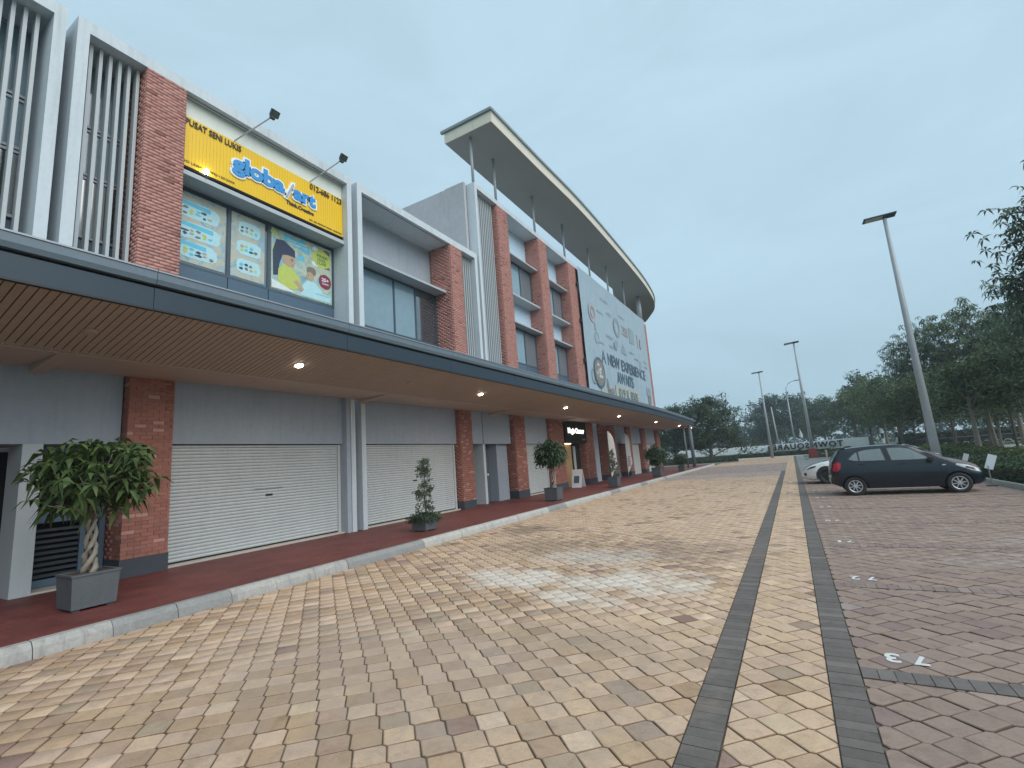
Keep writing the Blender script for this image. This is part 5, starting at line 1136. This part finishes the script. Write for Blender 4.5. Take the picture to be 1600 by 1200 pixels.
# ================================================================== CARS
def wheel(t, x, y, r_, w_, side, spokes=8, dark=False, nm='wheel'):
    wv = D.objects.new(nm, None); COL.objects.link(wv); wv.parent = t; wv.location = (x, y, r_); wv.empty_display_size = .1
    mb = MB(); n = 36; prof = [(r_ * .66, -.5), (r_ * .93, -.5), (r_, -.36), (r_, .36), (r_ * .93, .5), (r_ * .66, .5)]
    V = []; F = []
    for k in range(n):
        a = 2 * math.pi * k / n
        for (rr, q) in prof: V.append((rr * math.cos(a), q * w_, rr * math.sin(a)))
    m_ = len(prof)
    for k in range(n):
        for j in range(m_): F.append((k * m_ + j, ((k + 1) % n) * m_ + j, ((k + 1) % n) * m_ + (j + 1) % m_, k * m_ + (j + 1) % m_))
    mb.add(V, F).build('tyre', M['rubber'], wv, smooth=True)
    s = side; mb = MB(); V = []; F = []; prof = [(r_ * .67, s * w_ * .46), (r_ * .63, s * w_ * .50), (r_ * .58, s * w_ * .44), (r_ * .58, s * w_ * .1)]
    for k in range(n):
        a = 2 * math.pi * k / n
        for (rr, q) in prof: V.append((rr * math.cos(a), q, rr * math.sin(a)))
    for k in range(n):
        for j in range(3): F.append((k * 4 + j, ((k + 1) % n) * 4 + j, ((k + 1) % n) * 4 + j + 1, k * 4 + j + 1))
    mm = M['plastic'] if dark else M['rim']
    mb.add(V, F)
    mb.tube([(0, s * w_ * .15, 0), (0, s * w_ * .46, 0)], r_ * .13, 14)
    for k in range(spokes):
        a = 2 * math.pi * k / spokes + .2; ca, sa = math.cos(a), math.sin(a); pa = (-sa, ca); w0, w1 = r_ * .055, r_ * .035
        mb.add([(r_ * .08 * ca + pa[0] * w0, s * w_ * .44, r_ * .08 * sa + pa[1] * w0), (r_ * .08 * ca - pa[0] * w0, s * w_ * .44, r_ * .08 * sa - pa[1] * w0), (r_ * .62 * ca - pa[0] * w1, s * w_ * .38, r_ * .62 * sa - pa[1] * w1), (r_ * .62 * ca + pa[0] * w1, s * w_ * .38, r_ * .62 * sa + pa[1] * w1),
                (r_ * .08 * ca + pa[0] * w0, s * w_ * .3, r_ * .08 * sa + pa[1] * w0), (r_ * .08 * ca - pa[0] * w0, s * w_ * .3, r_ * .08 * sa - pa[1] * w0), (r_ * .62 * ca - pa[0] * w1, s * w_ * .25, r_ * .62 * sa - pa[1] * w1), (r_ * .62 * ca + pa[0] * w1, s * w_ * .25, r_ * .62 * sa + pa[1] * w1)],
               [(0, 1, 2, 3), (4, 7, 6, 5), (0, 4, 5, 1), (1, 5, 6, 2), (2, 6, 7, 3), (3, 7, 4, 0)])
    mb.build('rim', mm, wv); MB().tube([(0, s * w_ * .05, 0), (0, s * w_ * .12, 0)], r_ * .57, 20).build('brake_disc', M['plinth'], wv)
def interp(tab, x):
    if x <= tab[0][0]: return tab[0][1]
    for (a, b), (c_, d) in zip(tab[:-1], tab[1:]):
        if x <= c_: t_ = (x - a) / (c_ - a); t_ = t_ * t_ * (3 - 2 * t_) * .5 + t_ * .5; return b + (d - b) * t_
    return tab[-1][1]
def car_body(t, Lg, roof, belt, bot, halfw, cabin, wheels, wr, paint, name='body'):
    """lofted shell: per station a half section from sill over belt to roof centre; wheel openings cut out"""
    xs_ = sorted(set([round(v, 3) for v in np.linspace(0.0, Lg, 47)])); rows = []
    for x in xs_:
        zr, zb, z0, hw_ = interp(roof, x), interp(belt, x), interp(bot, x), interp(halfw, x); zb = min(zb, zr - .02); cw = interp(cabin, x)
        H_ = zb - z0
        sec = [(0, z0), (hw_ * .80, z0), (hw_ * .94, z0 + .03), (hw_ * .985, z0 + H_ * .22), (hw_, z0 + H_ * .50), (hw_ * .992, z0 + H_ * .72), (hw_ * .965, z0 + H_ * .90), (hw_ * .93, zb)]
        top = zr - zb; b_ = hw_ * .93; e_ = b_ * cw
        for f_ in (.2, .45, .7, .87): sec.append((b_ + (e_ - b_) * (f_ ** 1.15), zb + top * f_ * .93))
        sec += [(e_ * .94, zb + top * .955), (e_ * .78, zb + top * .985), (e_ * .4, zb + top * .998), (0, zr)]
        rows.append([(x, y, z) for y, z in sec])
    n = len(rows[0]); V = []; F = []; idx = {}
    for i, rw in enumerate(rows):
        for j, (x, y, z) in enumerate(rw):
            for s in (1, -1):
                if y == 0 and s == -1: idx[i, j, -1] = idx[i, j, 1]; continue
                idx[i, j, s] = len(V); V.append((x, -s * y, z))
    for i in range(len(rows) - 1):
        for j in range(n - 1):
            for s in (1, -1):
                q = [idx[i, j, s], idx[i + 1, j, s], idx[i + 1, j + 1, s], idx[i, j + 1, s]]; q = list(dict.fromkeys(q))
                F.append(tuple(q if s == 1 else q[::-1]))
    for i in (0, len(rows) - 1):
        loop = [idx[i, j, 1] for j in range(n)] + [idx[i, j, -1] for j in range(n - 2, 0, -1)]; F.append(tuple(loop if i else loop[::-1]))
    o = MB().add(V, F).build(name, paint, t, smooth=True)
    for k, x in enumerate(wheels):
        for s in (-1, 1):
            c_ = MB().tube([(x, s * (interp(halfw, x) - .30), wr), (x, s * (interp(halfw, x) + .3), wr)], wr * 1.17, 32).build('cut', M['black'], None); c_.location = t.location; c_.rotation_euler = t.rotation_euler
            bpy.context.view_layer.update()
            md = o.modifiers.new('b', 'BOOLEAN'); md.object = c_; md.operation = 'DIFFERENCE'; md.solver = 'EXACT'
            dg = bpy.context.evaluated_depsgraph_get(); me = D.meshes.new_from_object(o.evaluated_get(dg)); o.modifiers.clear(); o.data = me; D.objects.remove(c_)
    me = o.data
    try: me.set_sharp_from_angle(angle=R(38))
    except Exception: pass
    def side(x, z, s=-1, off=.004):
        """y of the body side at (x,z)"""
        zr, zb, z0, hw_ = interp(roof, x), interp(belt, x), interp(bot, x), interp(halfw, x); zb = min(zb, zr - .02); cw = interp(cabin, x)
        if z <= zb:
            f_ = (z - z0) / (zb - z0); tab = [(0, .92), (.22, .985), (.5, 1.0), (.72, .992), (.9, .965), (1.0, .93)]
            for (a, b), (c_, d) in zip(tab[:-1], tab[1:]):
                if f_ <= c_: k_ = b + (d - b) * (f_ - a) / (c_ - a); break
            else: k_ = .93
            return s * (hw_ * k_ + off)
        f_ = min(1, (z - zb) / ((zr - zb) * .93)); b_ = hw_ * .93; return s * (b_ + (b_ * cw - b_) * f_ ** 1.15 + off)
    return o, side
def side_patch(t, name, poly, side, mt, s=-1, off=.004, th=.004, nx=10, nz_=5):
    """a panel given as (x,z) outline, laid on the body side: strip mesh between lower and upper edge"""
    lo, up = poly; V = []; F = []
    def at(P, f_):
        x = P[0][0] + (P[-1][0] - P[0][0]) * f_
        for (a, b), (c_, d) in zip(P[:-1], P[1:]):
            if x <= c_ + 1e-6: return x, b + (d - b) * (x - a) / max(1e-6, c_ - a)
        return P[-1]
    for i in range(nx + 1):
        xl, zl = at(lo, i / nx); xu, zu = at(up, i / nx)
        for j in range(nz_ + 1):
            f_ = j / nz_; x = xl + (xu - xl) * f_; z = zl + (zu - zl) * f_; V.append((x, side(x, z, s, off), z))
    for i in range(nx):
        for j in range(nz_): a = i * (nz_ + 1) + j; F.append((a, a + nz_ + 1, a + nz_ + 2, a + 1) if s < 0 else (a, a + 1, a + nz_ + 2, a + nz_ + 1))
    return MB().add(V, F).build(name, mt, t, smooth=True)
# dark hatchback
hb = empty('parked_hatchback', (.95, 19.2, 0), 'dark blue grey five door hatchback parked nose to the hedge', 'car')
roof = [(0, .80), (.05, 1.0), (.16, 1.18), (.34, 1.43), (.6, 1.475), (1.1, 1.50), (1.7, 1.50), (2.1, 1.44), (2.45, 1.27), (2.85, 1.03), (3.1, .955), (3.35, .86), (3.52, .76), (3.62, .64), (3.66, .52)]
belt = [(0, .78), (.12, .96), (.35, 1.045), (.9, 1.02), (1.6, .99), (2.3, .965), (2.8, .955), (3.1, .87), (3.4, .72), (3.6, .58), (3.66, .48)]
bot = [(0, .36), (.2, .27), (.5, .20), (3.1, .19), (3.45, .21), (3.66, .27)]
halfw = [(0, .62), (.06, .71), (.2, .775), (.6, .815), (1.8, .825), (2.9, .82), (3.25, .78), (3.5, .69), (3.62, .58), (3.66, .50)]
cabin = [(0, .95), (.3, .86), (.7, .77), (1.7, .76), (2.3, .78), (2.85, .92), (3.2, .95), (3.66, .96)]
body, sd_ = car_body(hb, 3.66, roof, belt, bot, halfw, cabin, (.57, 3.03), .285, M['car_navy'])
for x in (.57, 3.03):
    for s in (-1, 1): wheel(hb, x, s * .70, .285, .18, s)
for s in (-1, 1):
    box_trim = [[(.46, 1.10), (.62, 1.035), (.82, 1.02), (1.46, 1.0)], [(.55, 1.20), (.72, 1.32), (.95, 1.385), (1.40, 1.41)]]
    side_patch(hb, 'rear_window_trim', box_trim, sd_, M['plastic'], s, .004)
    side_patch(hb, 'front_window_trim', [[(1.55, .995), (2.0, .985), (2.56, .985)], [(1.50, 1.41), (1.85, 1.405), (2.10, 1.35)]], sd_, M['plastic'], s, .004)
    side_patch(hb, 'quarter_window', [[(.51, 1.11), (.66, 1.06), (.76, 1.052)], [(.60, 1.20), (.68, 1.27), (.755, 1.315)]], sd_, M['car_glass'], s, .009, nx=5)
    side_patch(hb, 'rear_side_window', [[(.80, 1.048), (1.43, 1.03)], [(.80, 1.325), (1.0, 1.37), (1.375, 1.385)]], sd_, M['car_glass'], s, .009)
    side_patch(hb, 'front_side_window', [[(1.585, 1.022), (2.0, 1.012), (2.48, 1.01)], [(1.535, 1.385), (1.85, 1.378), (2.07, 1.33)]], sd_, M['car_glass'], s, .009)
    dl = lambda nm, pts: [side_patch(hb, nm, [[(x - .004, z0), (x + .004, z0)], [(x2 - .004, z1), (x2 + .004, z1)]], sd_, M['plastic'], s, .0035, nx=1, nz_=8) for (x, z0, x2, z1) in pts]
    dl('door_gap', [(1.50, .27, 1.48, 1.0), (2.62, .30, 2.60, .95), (1.02, .60, .60, .98)])
    side_patch(hb, 'sill_trim', [[(.92, .215), (2.70, .205)], [(.92, .25), (2.70, .24)]], sd_, M['plastic'], s, .006)
    side_patch(hb, 'body_crease', [[(.35, .905), (1.5, .875), (2.75, .84)], [(.35, .917), (1.5, .887), (2.75, .852)]], sd_, M['plastic'], s, .003, nx=24, nz_=1)
    for (xa_, za_) in ((.72, .945), (1.72, .915)):
        y_ = sd_(xa_ + .08, za_, s, .012); h_ = MB().box(xa_, xa_ + .18, y_ - .016, y_ + .016, za_ - .014, za_ + .014).build('door_handle', M['plastic'], hb, bevel=.006)
    y_ = sd_(2.5, .97, s, .09); MB().box(2.42, 2.54, y_ - .085, y_ + .085, .95, 1.07).build('wing_mirror', M['plastic'], hb, bevel=.03)
    side_patch(hb, 'side_repeater', [[(2.72, .80), (2.80, .80)], [(2.72, .825), (2.80, .825)]], sd_, M['lamp_clear'], s, .007, nx=2, nz_=1)
    side_patch(hb, 'tail_lamp', [[(.05, .78), (.16, .74), (.27, .86)], [(.10, 1.0), (.2, 1.04), (.29, 1.02)]], sd_, M['lamp_red'], s, .010)
    side_patch(hb, 'headlight', [[(3.02, .79), (3.30, .65), (3.56, .56)], [(3.04, .835), (3.28, .775), (3.52, .67)]], sd_, M['lamp_clear'], s, .008)
    side_patch(hb, 'headlight_inner', [[(3.22, .70), (3.45, .615)], [(3.24, .755), (3.42, .69)]], sd_, M['plastic'], s, .011, nx=4, nz_=2)
def top_panel(t, name, P, mt):  # list of (x, z, halfwidth)
    V = []; F = []
    for x, z, hw_ in P: V += [(x, -hw_, z - .015), (x, -hw_ * .5, z), (x, hw_ * .5, z), (x, hw_, z - .015)]
    for i in range(len(P) - 1):
        for j in range(3): a = i * 4 + j; F.append((a, a + 4, a + 5, a + 1))
    return MB().add(V, F).build(name, mt, t, smooth=True)
M['screen'] = mat('windscreen_painted_reflection', (.60, .64, .66), .05, .1, 1.0, spec=1.0)  # bright base colour paints the sky's reflection onto the windscreen
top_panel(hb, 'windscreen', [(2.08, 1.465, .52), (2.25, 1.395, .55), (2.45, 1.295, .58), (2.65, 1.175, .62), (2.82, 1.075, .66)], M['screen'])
top_panel(hb, 'rear_window', [(.045, 1.03, .60), (.12, 1.16, .57), (.2, 1.28, .54), (.29, 1.405, .52)], M['car_glass'])
MB().box(.14, .50, -.52, .52, 1.462, 1.485).build('roof_spoiler', M['car_navy'], hb, bevel=.01); MB().box(.55, .68, -.02, .02, 1.475, 1.52).build('aerial_base', M['plastic'], hb, bevel=.008)
MB().box(-.03, .06, -.60, .60, .36, .58).build('rear_bumper', M['car_navy'], hb, bevel=.03); MB().box(3.60, 3.69, -.40, .40, .28, .42).build('lower_grille', M['plastic'], hb, bevel=.02)
MB().box(-.036, -.031, -.22, .22, .62, .74).build('number_plate', M['plastic'], hb)
# white low car behind, nose to the centre strip
wc = empty('parked_white_car', (4.85, 24.6, 0), 'low white car parked behind the hatchback with its nose towards the tan strip', 'car', rz=math.pi)
roof = [(0, .70), (.06, .95), (.3, 1.03), (.8, 1.18), (1.4, 1.33), (2.1, 1.38), (2.6, 1.33), (3.1, 1.12), (3.5, .95), (3.9, .88), (4.2, .80), (4.42, .70), (4.58, .56), (4.64, .45)]
belt = [(0, .68), (.2, .92), (1.0, .93), (2.5, .90), (3.4, .90), (3.75, .86), (4.1, .76), (4.4, .62), (4.6, .48), (4.64, .42)]
bot = [(0, .32), (.4, .2), (4.1, .17), (4.4, .18), (4.64, .26)]
halfw = [(0, .72), (.1, .82), (.5, .9), (2.3, .92), (3.8, .92), (4.2, .84), (4.45, .70), (4.58, .55), (4.64, .42)]
cabin = [(0, .95), (.4, .86), (1.2, .72), (2.4, .70), (3.1, .84), (3.5, .94), (4.64, .96)]
body, sw_ = car_body(wc, 4.64, roof, belt, bot, halfw, cabin, (.9, 3.78), .335, M['car_white'])
for x in (.9, 3.78):
    for s in (-1, 1): wheel(wc, x, s * .79, .335, .22, s, 5, dark=True)
for s in (-1, 1):
    side_patch(wc, 'headlight', [[(4.12, .70), (4.50, .575)], [(4.14, .745), (4.30, .715)]], sw_, M['plinth'], s, .008, nx=6, nz_=3)
    side_patch(wc, 'side_window', [[(1.0, .96), (3.1, .93)], [(1.3, 1.24), (2.6, 1.25)]], sw_, M['glass'], s, .008)
    side_patch(wc, 'bumper_vent', [[(4.50, .34), (4.58, .36)], [(4.50, .47), (4.58, .46)]], sw_, M['plastic'], s, .008, nx=2, nz_=2)
top_panel(wc, 'windscreen', [(2.55, 1.35, .55), (2.9, 1.23, .6), (3.2, 1.09, .66), (3.42, .995, .7)], M['glass'])

# ================================================================== AIR
hz = MB().box(-60, 60, -30, 172, -1.1, 32).build('haze', None); hz.data.materials.clear()
mt = D.materials.new('thin_evening_haze'); mt.use_nodes = True; nt = mt.node_tree; nt.nodes.clear()
pv = N(nt, 'ShaderNodeVolumePrincipled', Density=.0011); pv.inputs['Color'].default_value = (.80, .88, .95, 1); pv.inputs['Anisotropy'].default_value = .3
ou = N(nt, 'ShaderNodeOutputMaterial'); L(nt, pv.outputs[0], ou.inputs['Volume']); hz.data.materials.append(mt); hz['kind'] = 'stuff'; hz['label'] = 'thin bluish evening haze in the air over the whole place'
USE_HAZE = True
if not USE_HAZE: D.objects.remove(hz)
